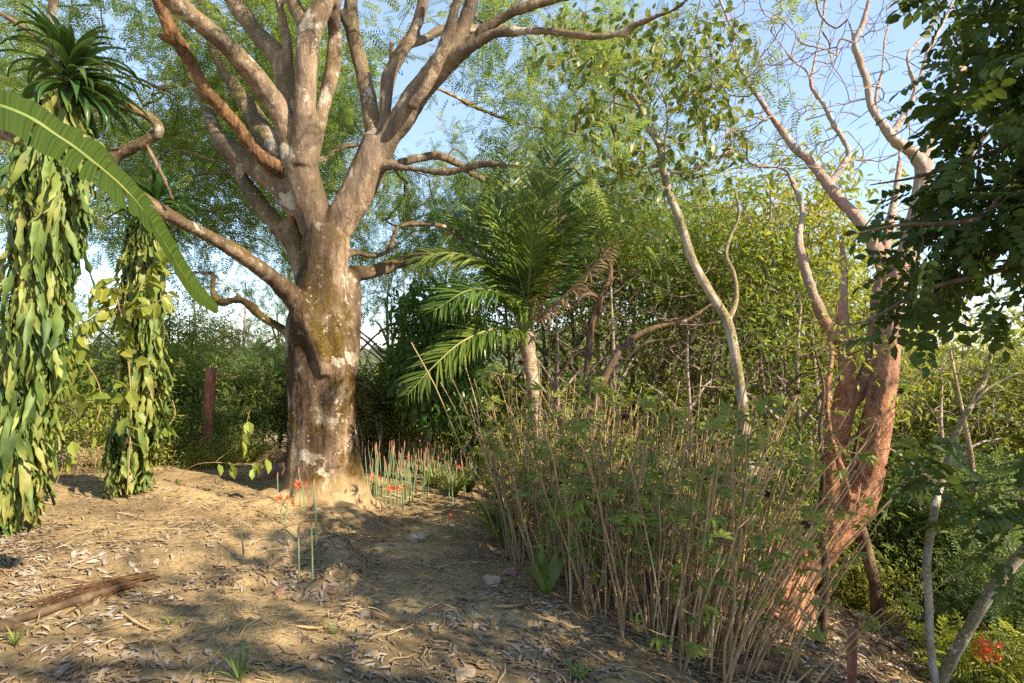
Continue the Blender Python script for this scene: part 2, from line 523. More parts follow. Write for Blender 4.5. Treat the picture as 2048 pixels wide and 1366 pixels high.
M['palmtrunk'] = bark_mat('palm_trunk_bark', (.38, .28, .19), (.17, .10, .06), (.55, .46, .36), 8, None, None, .6, 1, ring=9)

M['saman'] = leaf_mat('feathery_leaf', [(.08, .16, .055), (.15, .24, .07), (.25, .31, .06), (.36, .38, .08)], .52, .5)
M['light'] = leaf_mat('light_green_leaf', [(.08, .14, .03), (.16, .23, .04), (.29, .32, .06)], .5, .45)
M['yellow'] = leaf_mat('yellow_green_leaf', [(.13, .18, .03), (.26, .29, .045), (.42, .38, .06)], .5, .45)
M['lobed'] = leaf_mat('olive_leaf', [(.045, .09, .02), (.11, .17, .03), (.26, .25, .05)], .4, .4)
M['dark'] = leaf_mat('dark_glossy_leaf', [(.035, .09, .02), (.07, .15, .03), (.15, .23, .045)], .38, .33)
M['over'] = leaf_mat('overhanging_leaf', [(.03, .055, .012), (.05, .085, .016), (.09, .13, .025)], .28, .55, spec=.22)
M['bush'] = leaf_mat('shrub_leaf', [(.065, .12, .028), (.14, .20, .04), (.29, .32, .06)], .5, .5)
M['shade'] = leaf_mat('blue_green_leaf', [(.055, .11, .04), (.11, .18, .06), (.22, .28, .09)], .4, .5)
M['cane'] = leaf_mat('palmate_leaf', [(.09, .145, .03), (.18, .235, .045), (.32, .34, .07)], .45, .42)
M['palm'] = leaf_mat('palm_leaflet', [(.05, .10, .022), (.10, .17, .03), (.20, .26, .05)], .38, .33)
M['dry'] = leaf_mat('dry_frond', [(.22, .13, .06), (.36, .24, .13), (.46, .35, .20)], .25, .7, (1, .85, .6))
M['dryleaf'] = leaf_mat('fallen_leaf', [(.11, .07, .04), (.20, .14, .09), (.30, .24, .18), (.40, .36, .32)], .08, .75, (1, .8, .5), 4)
M['straw'] = leaf_mat('straw', [(.20, .13, .06), (.38, .27, .14), (.50, .40, .24)], .1, .8, (1, .8, .5), 5)
M['dracaena'] = leaf_mat('dark_strap_leaf', [(.02, .065, .02), (.045, .11, .03), (.09, .16, .04)], .25, .32, None, 3)
M['hang'] = leaf_mat('hanging_strap_leaf', [(.035, .07, .02), (.085, .135, .03), (.16, .21, .045), (.27, .28, .07), (.22, .16, .06)], .22, .55, None, 2.2, 9)
M['vine'] = leaf_mat('vine_leaf', [(.10, .17, .03), (.22, .28, .05), (.34, .36, .07)], .45, .42)
M['grassy'] = leaf_mat('grass_blade', [(.08, .15, .03), (.18, .24, .05), (.32, .32, .10)], .3, .5)
M['cordy'] = leaf_mat('bronze_leaf', [(.10, .13, .04), (.22, .16, .07), (.34, .17, .08)], .35, .4)

# petals
def flat_mat(name, c, c2, rough=.5, trans=.3, scale=20):
    m, nt, out = nodes_of(name)
    L = nt.links.new
    tc = N(nt, 'ShaderNodeTexCoord')
    n1 = N(nt, 'ShaderNodeTexNoise', i_Scale=scale, i_Detail=4.0); L(tc.outputs['Object'], n1.inputs['Vector'])
    r = ramp(nt, [(.3, c), (.7, c2)], n1.outputs[0])
    pb = N(nt, 'ShaderNodeBsdfPrincipled'); L(r.outputs[0], pb.inputs['Base Color']); pb.inputs['Roughness'].default_value = rough
    tr = N(nt, 'ShaderNodeBsdfTranslucent'); L(r.outputs[0], tr.inputs[0])
    mx = N(nt, 'ShaderNodeMixShader'); mx.inputs[0].default_value = trans
    L(pb.outputs[0], mx.inputs[1]); L(tr.outputs[0], mx.inputs[2]); L(mx.outputs[0], out.inputs[0])
    return m
M['petal'] = flat_mat('orange_petal', (.75, .09, .03), (.85, .20, .07), .5, .35)
M['bud'] = flat_mat('red_bud', (.34, .13, .08), (.45, .24, .16), .6, .1)
M['pod'] = flat_mat('dark_seed_head', (.05, .025, .015), (.13, .06, .03), .8, 0)
M['stone'] = flat_mat('stone', (.22, .165, .11), (.40, .32, .22), .9, 0, 6)
M['redstone'] = flat_mat('reddish_stone', (.20, .10, .07), (.34, .20, .15), .9, 0, 6)

def banana_mat():
    m, nt, out = nodes_of('banana_leaf')
    L = nt.links.new
    uv = N(nt, 'ShaderNodeUVMap')
    sp = N(nt, 'ShaderNodeSeparateXYZ'); L(uv.outputs[0], sp.inputs[0])
    # veins run from the midrib outward: bands along the leaf
    mu = N(nt, 'ShaderNodeMath', operation='MULTIPLY'); L(sp.outputs[0], mu.inputs[0]); mu.inputs[1].default_value = 120.0
    ns = N(nt, 'ShaderNodeTexNoise', i_Scale=1.0, i_Detail=3.0); ns.noise_dimensions = '1D'; L(mu.outputs[0], ns.inputs['W'])
    r = ramp(nt, [(.3, (.03, .055, .005)), (.55, (.05, .085, .008)), (.8, (.075, .115, .015))], ns.outputs[0])
    ab = N(nt, 'ShaderNodeMath', operation='ABSOLUTE'); L(sp.outputs[1], ab.inputs[0])
    rm = ramp(nt, [(.035, (1, 1, 1)), (.055, (0, 0, 0))], ab.outputs[0])
    col = mixc(nt, r.outputs[0], (.26, .24, .07), rm.outputs[0])
    pb = N(nt, 'ShaderNodeBsdfPrincipled'); L(col, pb.inputs['Base Color']); pb.inputs['Roughness'].default_value = .5; pb.inputs['Specular IOR Level'].default_value = .22
    bp = N(nt, 'ShaderNodeBump', i_Strength=.5, i_Distance=.01); L(ns.outputs[0], bp.inputs['Height']); L(bp.outputs[0], pb.inputs['Normal'])
    tr = N(nt, 'ShaderNodeBsdfTranslucent'); L(mixc(nt, col, (1.3, 1.4, .5), 1.0, 'MULTIPLY'), tr.inputs[0])
    mx = N(nt, 'ShaderNodeMixShader'); mx.inputs[0].default_value = .35
    L(pb.outputs[0], mx.inputs[1]); L(tr.outputs[0], mx.inputs[2]); L(mx.outputs[0], out.inputs[0])
    return m
M['banana'] = banana_mat()

def ground_mat():
    m, nt, out = nodes_of('dry_earth')
    L = nt.links.new
    tc = N(nt, 'ShaderNodeTexCoord')
    n1 = N(nt, 'ShaderNodeTexNoise', i_Scale=.9, i_Detail=6.0, i_Roughness=.6); L(tc.outputs['Object'], n1.inputs['Vector'])
    n2 = N(nt, 'ShaderNodeTexNoise', i_Scale=22, i_Detail=10.0, i_Roughness=.75); L(tc.outputs['Object'], n2.inputs['Vector'])
    n3 = N(nt, 'ShaderNodeTexNoise', i_Scale=110, i_Detail=4.0, i_Roughness=.8); L(tc.outputs['Object'], n3.inputs['Vector'])
    r1 = ramp(nt, [(.34, (.19, .14, .085)), (.46, (.32, .235, .13)), (.56, (.43, .32, .17)), (.68, (.52, .39, .21))], n1.outputs[0])
    r2 = ramp(nt, [(.3, (.45, .42, .38)), (.5, (.95, .95, .95)), (.75, (1.45, 1.4, 1.3))], n2.outputs[0])
    r3 = ramp(nt, [(.3, (.72, .7, .67)), (.5, (1, 1, 1)), (.7, (1.22, 1.2, 1.15))], n3.outputs[0])
    col = mixc(nt, mixc(nt, r1.outputs[0], r2.outputs[0], 1.0, 'MULTIPLY'), r3.outputs[0], .8, 'MULTIPLY')
    # a little green far away from the ridge
    pb = N(nt, 'ShaderNodeBsdfPrincipled'); L(col, pb.inputs['Base Color']); pb.inputs['Roughness'].default_value = .95
    pb.inputs['Specular IOR Level'].default_value = .1
    ad = N(nt, 'ShaderNodeMath', operation='MULTIPLY_ADD'); L(n3.outputs[0], ad.inputs[0]); ad.inputs[1].default_value = .35; L(n2.outputs[0], ad.inputs[2])
    bp = N(nt, 'ShaderNodeBump', i_Strength=.9, i_Distance=.035); L(ad.outputs[0], bp.inputs['Height']); L(bp.outputs[0], pb.inputs['Normal'])
    L(pb.outputs[0], out.inputs[0])
    return m
M['ground'] = ground_mat()
def hill_mat():
    m, nt, out = nodes_of('wooded_hill')
    L = nt.links.new
    tc = N(nt, 'ShaderNodeTexCoord')
    n1 = N(nt, 'ShaderNodeTexNoise', i_Scale=.25, i_Detail=10.0, i_Roughness=.75); L(tc.outputs['Object'], n1.inputs['Vector'])
    r1 = ramp(nt, [(.35, (.04, .07, .03)), (.5, (.10, .14, .05)), (.65, (.20, .20, .09))], n1.outputs[0])
    pb = N(nt, 'ShaderNodeBsdfPrincipled'); L(r1.outputs[0], pb.inputs['Base Color']); pb.inputs['Roughness'].default_value = 1
    bp = N(nt, 'ShaderNodeBump', i_Strength=1.0, i_Distance=2.0); L(n1.outputs[0], bp.inputs['Height']); L(bp.outputs[0], pb.inputs['Normal'])
    L(pb.outputs[0], out.inputs[0])
    return m
M['hill'] = hill_mat()

# ------------------------------------------------------------------ ground
bump_px(690, 1035, .45, .30, .2, .16)
bump_px(610, 1090, .34, .22, .6, .13)
bump_px(670, 1120, .34, .16, -.7, .15)
bump_px(665, 1165, .20, .13, 1.1, .12)
bump_px(800, 1100, .30, .12, .3, .05)
bump_px(500, 1150, .25, .14, .8, .07)
bump_px(300, 1110, .5, .2, .2, .06)
bump_px(520, 1260, .3, .14, -.4, .05)
bump_px(900, 1230, .25, .12, .5, .04)
bump_px(830, 1072, .22, .14, 0, .09)
bump_px(450, 1090, .40, .35, .3, .06)
bump_px(380, 1000, .9, .25, -.1, .08)
bump_px(560, 1015, .35, .2, .0, .08)
bump_px(850, 985, .6, .3, .1, .08)
bump_px(820, 930, 1.2, .8, .1, .16)
bump_px(250, 985, .8, .3, -.1, .06)
def build_ground():
    def axis(n, near, far, c):
        u = np.linspace(-1, 1, n)
        return c + near * u + (far - near) * np.sign(u) * np.abs(u) ** 9
    xs = axis(470, 8.5, 600, -.5); ys = axis(470, 8.0, 600, 6.5)
    X, Y = np.meshgrid(xs, ys)
    Z = H(X, Y)
    g = Geo()
    v = np.stack([X, Y, Z], -1).reshape(-1, 3)
    nx, ny = len(xs), len(ys)
    i = np.arange(ny - 1)[:, None] * nx + np.arange(nx - 1)[None]
    i = i.ravel()
    g.add(v, np.stack([i, i + 1, i + nx + 1, i + nx], -1))
    tag(obj('ground', g, M['ground']), kind='structure')
build_ground()

def build_hills():
    g = Geo()
    n, m_ = 260, 14
    a = np.linspace(R(-70), R(75), n)
    v = []
    for k in range(m_):
        t = k / (m_ - 1)
        rr = 170 + 160 * t
        hh = -12 + (17 + 7 * np.sin(a * 3 + 1) + 4 * np.sin(a * 7)) * math.sin(t * math.pi * .55) + 1.2 * rng.normal(0, 1, n) * t
        v.append(np.stack([rr * np.sin(a), rr * np.cos(a), hh], -1))
    v = np.array(v).reshape(-1, 3)
    i = (np.arange(m_ - 1)[:, None] * n + np.arange(n - 1)[None]).ravel()
    g.add(v, np.stack([i, i + n, i + n + 1, i + 1], -1))
    tag(obj('hills', g, M['hill']), kind='structure')
build_hills()

# ------------------------------------------------------------------ growing twigs towards points
def colonise(nodes, nrad, attr, tip=.004, e=2.2, wob=.06, maxr=.05, far=None, center=None):
    """nodes: skeleton points with radii; attr: points the twigs reach. Returns list of (pts, radii), positions and directions of tips"""
    nodes = np.asarray(nodes, float)
    n0 = len(nodes); na = len(attr)
    d0 = np.full(na, 1e9)
    for s in range(0, n0, 400):
        d0 = np.minimum(d0, np.linalg.norm(attr[:, None] - nodes[None, s:s + 400], axis=2).min(1))
    attr = attr[np.argsort(d0)]
    allp = np.zeros((n0 + na, 3)); allp[:n0] = nodes
    par = np.full(n0 + na, -1)
    for i in range(na):
        k = n0 + i
        d = np.linalg.norm(allp[:k] - attr[i], axis=1)
        # avoid sharp doubling back
        j = int(np.argmin(d))
        par[k] = j
        allp[k] = attr[i]
    # pipe radii
    acc = np.zeros(n0 + na)
    kids = [[] for _ in range(n0 + na)]
    for k in range(n0 + na - 1, n0 - 1, -1):
        if acc[k] == 0: acc[k] = tip ** e
        acc[par[k]] += acc[k]
        kids[par[k]].append(k)
    rad = np.minimum(acc ** (1 / e), maxr)
    # soften kinks
    for _ in range(2):
        for k in range(n0, n0 + na):
            if kids[k] and par[k] >= n0:
                c = max(kids[k], key=lambda q: rad[q])
                allp[k] = allp[k] * .6 + .2 * allp[par[k]] + .2 * allp[c]
    paths = []
    used = np.zeros(n0 + na, bool)
    for k in range(n0, n0 + na):
        if used[k]: continue
        if par[k] >= n0 and not used[par[k]]: continue
        chain = [par[k], k]; used[k] = True
        c = k
        while kids[c]:
            c = max(kids[c], key=lambda q: rad[q])
            used[c] = True; chain.append(c)
        paths.append(chain)
    out = []
    for ch in paths:
        pts = allp[ch]; r = rad[ch].copy()
        r[0] = min(r[1] * 1.15, (nrad[ch[0]] if ch[0] < n0 else rad[ch[0]]))
        cp = catmull(pts, 3)
        rr = np.interp(np.linspace(0, len(r) - 1, len(cp)), np.arange(len(r)), r)
        L = np.linalg.norm(pts[-1] - pts[0])
        jit = rng.normal(0, wob * .12, cp.shape); jit[0] = 0
        cp = cp + jit
        rr[-1] *= .4
        out.append((cp, rr))
    dirs = allp[n0:] - allp[par[n0:]]
    return out, allp[n0:], norm(dirs), rad[n0:]

def limb_px(pts, off=None):
    """pts: (px, py, width px, depth)"""
    a = np.array(pts, float)
    w3 = np.array([P(x, y, d) for x, y, _, d in a])
    r = a[:, 2] * a[:, 3] / FPX / 2
    cp = catmull(w3, 6)
    rr = np.interp(np.linspace(0, len(r) - 1, len(cp)), np.arange(len(r)), r)
    return cp, rr

def remeshed(geo, name, voxel, mats, noise=(.02, 3.0, .006, 14.0), loc=(0, 0, 0), smooth=6):
    """fuse the tubes into one smooth skin"""
    me = geo.mesh('tmp', [])
    o = bpy.data.objects.new('tmp', me); COL.objects.link(o)
    md = o.modifiers.new('r', 'REMESH'); md.mode = 'VOXEL'; md.voxel_size = voxel
    sm = o.modifiers.new('s', 'SMOOTH'); sm.factor = .6; sm.iterations = smooth
    bpy.context.view_layer.update()
    dg = bpy.context.evaluated_depsgraph_get()
    m2 = bpy.data.meshes.new_from_object(o.evaluated_get(dg))
    bpy.data.objects.remove(o, do_unlink=True)
    m2.name = name
    n = len(m2.vertices)
    co = np.zeros(n * 3, np.float32); m2.vertices.foreach_get('co', co); co = co.reshape(-1, 3)
    no = np.zeros(n * 3, np.float32); m2.vertices.foreach_get('normal', no); no = no.reshape(-1, 3)
    st = co * np.array([1, 1, .35])
    co = co + no * (noise[0] * fbm(st, noise[1], 2, 5) + noise[2] * fbm(st, noise[3], 3, 11))[:, None]
    co = co - np.array(loc)
    m2.vertices.foreach_set('co', co.astype(np.float32).ravel())
    m2.materials.clear(); m2.materials.append(mats)
    m2.polygons.foreach_set('use_smooth', np.full(len(m2.polygons), True))
    m2.update()
    return m2

def skeleton_points(limbs):
    pts = np.vstack([l[0] for l in limbs]); rr = np.concatenate([l[1] for l in limbs])
    return pts, rr

def leaves_at(g, tmpl, pos, dirs, per, size, spread=.15, droop=.3, roll=.5, mat=0, var=.3, rand=.8):
    n = len(pos) * per
    p = np.repeat(pos, per, 0) + rng.normal(0, spread, (n, 3))
    d = norm(np.repeat(dirs, per, 0) + rng.normal(0, rand, (n, 3)) + np.array([0, 0, -droop]))
    s = size * (1 + rng.uniform(-var, var, n))
    g.inst(tmpl, p, frames(d, roll=roll), s, mat)

# ------------------------------------------------------------------ THE BIG TREE
D0 = 8.0
def big_tree():
    base = gpx(655, 1005, 8)
    T = []
    K = [1.0]
    def L(*pts): T.append(limb_px([(x, y, w_ * K[0], dd) for x, y, w_, dd in pts])); return T[-1]
    d = base[1]
    # trunk
    L((655, 1040, 190, d), (654, 1000, 172, d), (650, 960, 156, d), (647, 900, 138, d), (645, 840, 128, d), (644, 760, 131, d), (643, 700, 138, d), (640, 650, 130, d), (642, 600, 108, d), (648, 540, 96, d), (652, 490, 92, d), (654, 455, 80, d))
    L((600, 1000, 60, d), (606, 930, 60, d + .05), (604, 850, 52, d + .05), (602, 760, 52, d + .05), (600, 690, 48, d + .05), (610, 620, 40, d))
    L((700, 990, 70, d - .1), (692, 930, 52, d - .1), (684, 850, 50, d - .05), (684, 760, 56, d - .05), (688, 700, 62, d), (690, 650, 60, d + .1), (690, 600, 62, d + .2), (690, 560, 60, d + .25), (700, 548, 48, d + .3))
    L((662, 930, 60, d - .28), (665, 800, 54, d - .26), (668, 700, 50, d - .25), (650, 600, 40, d - .22), (640, 500, 34, d - .2))
    # buttress roots
    c0 = P(652, 1000, d)
    for ang, ln, r0 in ((-20, .95, .15), (-48, 1.25, .17), (-75, 1.0, .15), (-105, .85, .13), (-135, .8, .13), (-165, .9, .13), (20, .8, .12), (170, .9, .12)):
        dv = np.array([math.cos(R(ang)), math.sin(R(ang)), 0])
        q = []
        for dist, up, in ((.22, .75), (.34, .32), (.52, .07), (.80, -.01), (ln, -.07)):
            p_ = c0 + dv * dist + np.array([-dv[1], dv[0], 0]) * .06 * math.sin(ang + dist * 5)
            p_[2] = hz(p_[0], p_[1]) + up
            q.append(p_)
        cp = catmull(q, 6)
        T.append((cp, np.interp(np.linspace(0, 1, len(cp)), [0, .3, .6, 1], [r0 * .8, r0, r0 * .75, .04])))
    # left stem
    K[0] = .86
    A = L((648, 480, 78, d), (630, 440, 82, d), (612, 380, 82, d - .05), (598, 330, 84, d - .1), (590, 290, 80, d - .1))
    L((576, 440, 40, d + .1), (592, 500, 44, d + .1), (606, 560, 40, d + .05), (612, 620, 30, d))
    L((592, 310, 56, d - .1), (560, 225, 52, d - .3), (513, 157, 52, d - .6), (455, 92, 48, d - 1.0), (395, 42, 44, d - 1.3), (335, -10, 42, d - 1.6), (250, -90, 34, d - 2.1), (120, -190, 22, d - 2.6))
    L((590, 300, 50, d - .1), (582, 225, 50, d - .05), (572, 165, 52, d), (558, 115, 48, d), (511, 62, 40, d + .1), (472, 5, 42, d + .2), (430, -70, 34, d + .3), (370, -170, 22, d + .3))
    L((570, 150, 30, d), (576, 102, 24, d - .1), (566, 40, 22, d - .2), (556, 0, 22, d - .3), (545, -80, 16, d - .4))
    L((602, 330, 60, d - .2), (608, 250, 50, d - .3), (611, 190, 48, d - .35), (613, 120, 48, d - .4), (620, 60, 56, d - .4), (640, 20, 48, d - .45), (662, -30, 42, d - .5), (700, -140, 30, d - .8))
    L((616, 66, 36, d - .4), (598, 30, 30, d - .35), (583, 0, 32, d - .3), (560, -70, 26, d - .1), (540, -150, 18, d))
    L((612, 330, 50, d - .15), (640, 240, 36, d - .1), (655, 180, 33, d - .05), (664, 140, 33, d), (672, 75, 30, d), (668, 25, 30, d - .2), (676, -20, 26, d - .3), (690, -120, 20, d - .1))
    L((512, 304, 30, d + .1), (548, 345, 50, d), (580, 395, 60, d), (600, 430, 50, d))
    L((432, 277, 24, d + .5), (454, 293, 44, d + .4), (500, 330, 44, d + .25), (549, 368, 44, d + .1), (590, 410, 40, d + .05))
    L((384, 165, 16, d + 1.1), (392, 185, 20, d + 1), (410, 210, 26, d + .9), (425, 250, 28, d + .6), (440, 285, 34, d + .45))
    L((348, 30, 12, d + 1.7), (362, 90, 14, d + 1.5), (372, 130, 18, d + 1.3), (384, 168, 18, d + 1.1))
    L((466, 320, 28, d + .4), (485, 360, 32, d + .4), (512, 398, 36, d + .35), (545, 438, 36, d + .2), (580, 480, 40, d + .1), (600, 520, 40, d + .05))
    L((540, 462, 22, d + .1), (556, 455, 34, d + .15), (580, 475, 36, d + .1))
    L((440, 128, 20, d + 1.2), (470, 175, 34, d + 1), (510, 238, 46, d + .8), (550, 300, 52, d + .6), (580, 350, 50, d + .35), (600, 400, 40, d + .1))
    L((440, 130, 20, d + 1.2), (415, 70, 18, d + 1.5), (400, 0, 16, d + 1.8), (380, -80, 14, d + 2))
    # right stem
    L((656, 490, 70, d), (682, 440, 72, d), (705, 405, 76, d), (722, 370, 76, d), (742, 325, 78, d), (758, 280, 70, d))
    L((755, 290, 46, d + .05), (744, 235, 42, d + .1), (731, 165, 36, d + .15), (709, 78, 34, d + .2), (703, 20, 32, d + .2), (705, -30, 28, d + .2), (720, -140, 20, d + .1))
    L((709, 70, 26, d + .2), (692, 40, 24, d + .2), (686, 22, 18, d + .2))
    L((766, 275, 24, d), (768, 240, 24, d - .05), (777, 160, 34, d - .1), (800, 110, 34, d - .15), (828, 60, 30, d - .2), (846, 0, 26, d - .25), (860, -80, 22, d - .3))
    L((782, 120, 16, d - .1), (783, 95, 15, d - .1), (784, 84, 14, d - .1))
    L((820, 90, 20, d - .15), (845, 80, 20, d - .1), (887, 59, 20, d + .1), (925, 58, 18, d + .4), (966, 60, 16, d + .7), (1010, 50, 12, d + 1))
    L((752, 320, 60, d), (780, 270, 54, d - .05), (803, 238, 54, d - .1), (838, 183, 56, d - .2), (870, 145, 56, d - .3), (902, 102, 48, d - .35), (925, 60, 36, d - .4), (944, -5, 32, d - .5), (965, -90, 26, d - .7), (985, -170, 16, d - .9))
    L((862, 150, 24, d - .45), (882, 100, 26, d - .55), (902, 50, 25, d - .65), (915, -5, 24, d - .75), (930, -90, 20, d - .9))
    L((822, 215, 26, d - .4), (845, 182, 28, d - .45), (866, 148, 28, d - .5))
    L((890, 130, 40, d - .35), (930, 98, 30, d - .4), (973, 56, 26, d - .5), (1020, 27, 24, d - .6), (1065, 10, 22, d - .7), (1120, -4, 18, d - .8), (1200, -20, 12, d - 1))
    L((905, 120, 36, d - .4), (945, 92, 24, d - .6), (991, 67, 20, d - .7), (1083, 62, 17, d - 1.0), (1150, 68, 16, d - 1.2), (1193, 73, 16, d - 1.3), (1235, 68, 14, d - 1.4), (1265, 52, 12, d - 1.5), (1310, 34, 10, d - 1.6), (1350, 18, 8, d - 1.7), (1385, -10, 6, d - 1.8))
    L((1235, 68, 11, d - 1.4), (1252, 72, 9, d - 1.42), (1257, 76, 7, d - 1.42))
    # long left limb
    L((648, 752, 30, d - .42), (640, 705, 42, d - .44), (628, 672, 42, d - .45), (612, 640, 46, d - .42), (596, 605, 54, d - .4), (549, 560, 38, d - .7), (483, 511, 36, d - 1.1), (417, 472, 34, d - 1.5), (350, 437, 30, d - 1.9), (285, 395, 28, d - 2.1), (225, 345, 30, d - 2.2), (232, 312, 32, d - 2.2), (278, 289, 30, d - 2.2), (318, 262, 26, d - 2.25), (298, 234, 26, d - 2.3), (256, 216, 24, d - 2.4), (176, 190, 20, d - 2.5), (120, 150, 18, d - 2.6), (99, 90, 22, d - 2.7), (104, 20, 22, d - 2.8), (110, -90, 18, d - 2.9))
    L((300, 300, 11, d - 2.2), (314, 330, 11, d - 2.2), (330, 362, 9, d - 2.15), (345, 400, 7, d - 2.1))
    L((225, 330, 24, d - 2.2), (140, 300, 26, d - 2.3), (40, 280, 28, d - 2.4), (-40, 250, 24, d - 2.5), (-160, 200, 18, d - 2.6))
    L((100, 90, 12, d - 2.7), (40, 50, 14, d - 2.9), (-10, 20, 14, d - 3), (-80, -20, 10, d - 3))
    L((590, 690, 26, d + .1), (571, 662, 20, d), (527, 636, 18, d + .1), (483, 601, 20, d + .3), (439, 604, 17, d + .5), (424, 577, 14, d + .6), (426, 550, 12, d + .6), (395, 545, 9, d + .8), (334, 548, 7, d + 1), (260, 560, 4, d + 1.3))
    L((487, 603, 10, d + .3), (461, 575, 8, d + .3), (432, 567, 7, d + .2), (400, 590, 4, d + .1))
    # right low limbs
    L((690, 575, 46, d + .25), (706, 548, 40, d + .3), (742, 544, 32, d + .4), (803, 525, 26, d + .7), (859, 506, 22, d + 1), (900, 508, 18, d + 1.2), (948, 528, 16, d + 1.4), (1000, 543, 14, d + 1.6), (1060, 560, 10, d + 1.8))
    L((690, 510, 20, d), (715, 505, 18, d + .2), (745, 512, 14, d + .3), (777, 500, 14, d + .4), (790, 465, 14, d + .5), (808, 449, 14, d + .6), (876, 450, 12, d + .8), (915, 470, 11, d + 1), (945, 505, 9, d + 1.2), (975, 540, 6, d + 1.4))
    L((745, 345, 28, d), (770, 333, 24, d - .1), (800, 335, 19, d - .2), (876, 344, 17, d - .3), (920, 340, 16, d - .4), (949, 330, 15, d - .5), (1000, 328, 12, d - .7), (1060, 335, 8, d - .9))
    L((770, 330, 20, d), (790, 328, 18, d + .1), (839, 316, 20, d + .3), (876, 311, 22, d + .4), (912, 326, 18, d + .6), (940, 345, 15, d + .7), (975, 361, 13, d + .9), (1030, 370, 8, d + 1.1))
    L((846, 180, 12, d + .1), (866, 176, 11, d + .3), (900, 187, 10, d + .6), (955, 216, 9, d + 1), (1046, 249, 7, d + 1.5), (1150, 268, 5, d + 2))
    L((600, 330, 14, d + .6), (634, 322, 12, d + 1), (656, 315, 11, d + 1.2), (685, 293, 11, d + 1.4), (722, 289, 10, d + 1.6), (780, 270, 7, d + 2))
    L((384, 168, 10, d + 1.1), (350, 172, 11, d + 1.1), (318, 176, 10, d + 1.2), (285, 160, 8, d + 1.3), (249, 148, 7, d + 1.4), (200, 120, 5, d + 1.6))
    L((470, 325, 9, d + .5), (420, 318, 8, d + .8), (370, 302, 7, d + 1), (300, 300, 5, d + 1.3))
    L((490, 345, 9, d + .5), (440, 345, 8, d + .9), (395, 350, 7, d + 1.2), (345, 375, 5, d + 1.5))
    # knots
    g = Geo()
    for cp, rr in T:
        g.tube(cp, rr, 14, True)
    trunk = remeshed(g, 'trunk', .021, M['bark'], (.018, 3.5, .007, 16), base)
    # upward continuation of the limbs above the frame
    S = list(T)
    pts, rr = skeleton_points(S)
    keep = pts[:, 2] > 2.0
    pts, rr = pts[keep], rr[keep]
    # the crown is a wide umbrella; sample where the leaves hang
    n = 5000
    A = []
    c = base[:2]
    while len(A) < n:
        m_ = 20000
        u = rng.uniform(0, 1, m_) ** .55 * 9.5
        th = rng.uniform(0, 2 * math.pi, m_)
        x = c[0] + u * np.cos(th); y = c[1] + u * np.sin(th) * .95
        z = rng.uniform(2.7, 10.5, m_)
        top = 10.5 - 3.4 * (u / 9.5) ** 2
        low = 4.3 - 1.5 * (u / 9.5) + .8 * vnoise(np.stack([x, y, x * 0], -1), .5, 4)
        p = np.stack([x, y, z], -1)
        ok = (z < top) & (z > low) & (vnoise(p, .62, 8) + .35 * vnoise(p, 1.7, 9) > -.04) & (y > .5)
        # keep the near air in front of the camera open: no twigs closer than 4.5 m inside the view
        near = (y < 5.0) & (np.abs(x) < y * 1.0) & (z < CAM_Z + y * .66)
        nearfront = (y < 8.7) & (np.abs(x - c[0]) < 3.4) & (z < 6.9)
        right = ((x > .9) & (y < 8)) | ((x > 2.9) & (rng.uniform(0, 1, m_) < .75)) | (x > 4.2)
        inview = (y > 4) & (z < CAM_Z + y * .64) & (np.abs(x) < y * .95)
        ok &= ~near & ~nearfront & ~right
        ok &= inview | (rng.uniform(0, 1, m_) < .25)
        A.extend(p[ok][:n - len(A)].tolist())
    A = np.array(A[:n])
    tw, tips, dirs, trad = colonise(pts, rr, A, .0035, 2.15, .05, .045)
    gt = Geo()
    for cp, r_ in tw: gt.tube(cp, r_, 4)
    thin = trad < .02
    gl = Geo()
    leaves_at(gl, PINN, tips[thin], dirs[thin], 7, .27, .14, .35, .5, rand=.8)
    t = thing('rain_tree', 'huge old spreading tree with mossy trunk, forked limbs and feathery crown beside the path', 'tree', None, base)
    obj('trunk', trunk, M['bark'], t)
    for nm, gg, mt in (('twigs', gt, M['twig']), ('crown', gl, M['saman'])):
        gg.v = [v - base.astype(np.float32) for v in gg.v]
        obj(nm, gg, mt, t, nm == 'twigs')
    # bark-less dead limb
    g = Geo()
    for pts_ in (((571, 345, 34, d - .15), (545, 330, 30, d - .25), (512, 304, 26, d - .35), (475, 252, 23, d - .5), (432, 205, 22, d - .7), (405, 172, 24, d - .8), (385, 130, 22, d - .9), (366, 102, 25, d - 1), (345, 68, 30, d - 1.1), (325, 25, 22, d - 1.2), (308, -10, 18, d - 1.3), (270, -80, 14, d - 1.5)),
                 ((352, 82, 20, d - 1.05), (330, 76, 16, d - 1.05), (318, 70, 14, d - 1.0))):
        cp, r_ = limb_px(pts_); g.tube(cp, r_, 12, True)
    me = remeshed(g, 'dead_limb', .013, M['dead_bark'], (.012, 6, .012, 24), base, 1)
    o = obj('dead_limb', me, M['dead_bark'], t); o['label'] = 'dead limb with peeling brown bark'
    return base
TREE = big_tree()

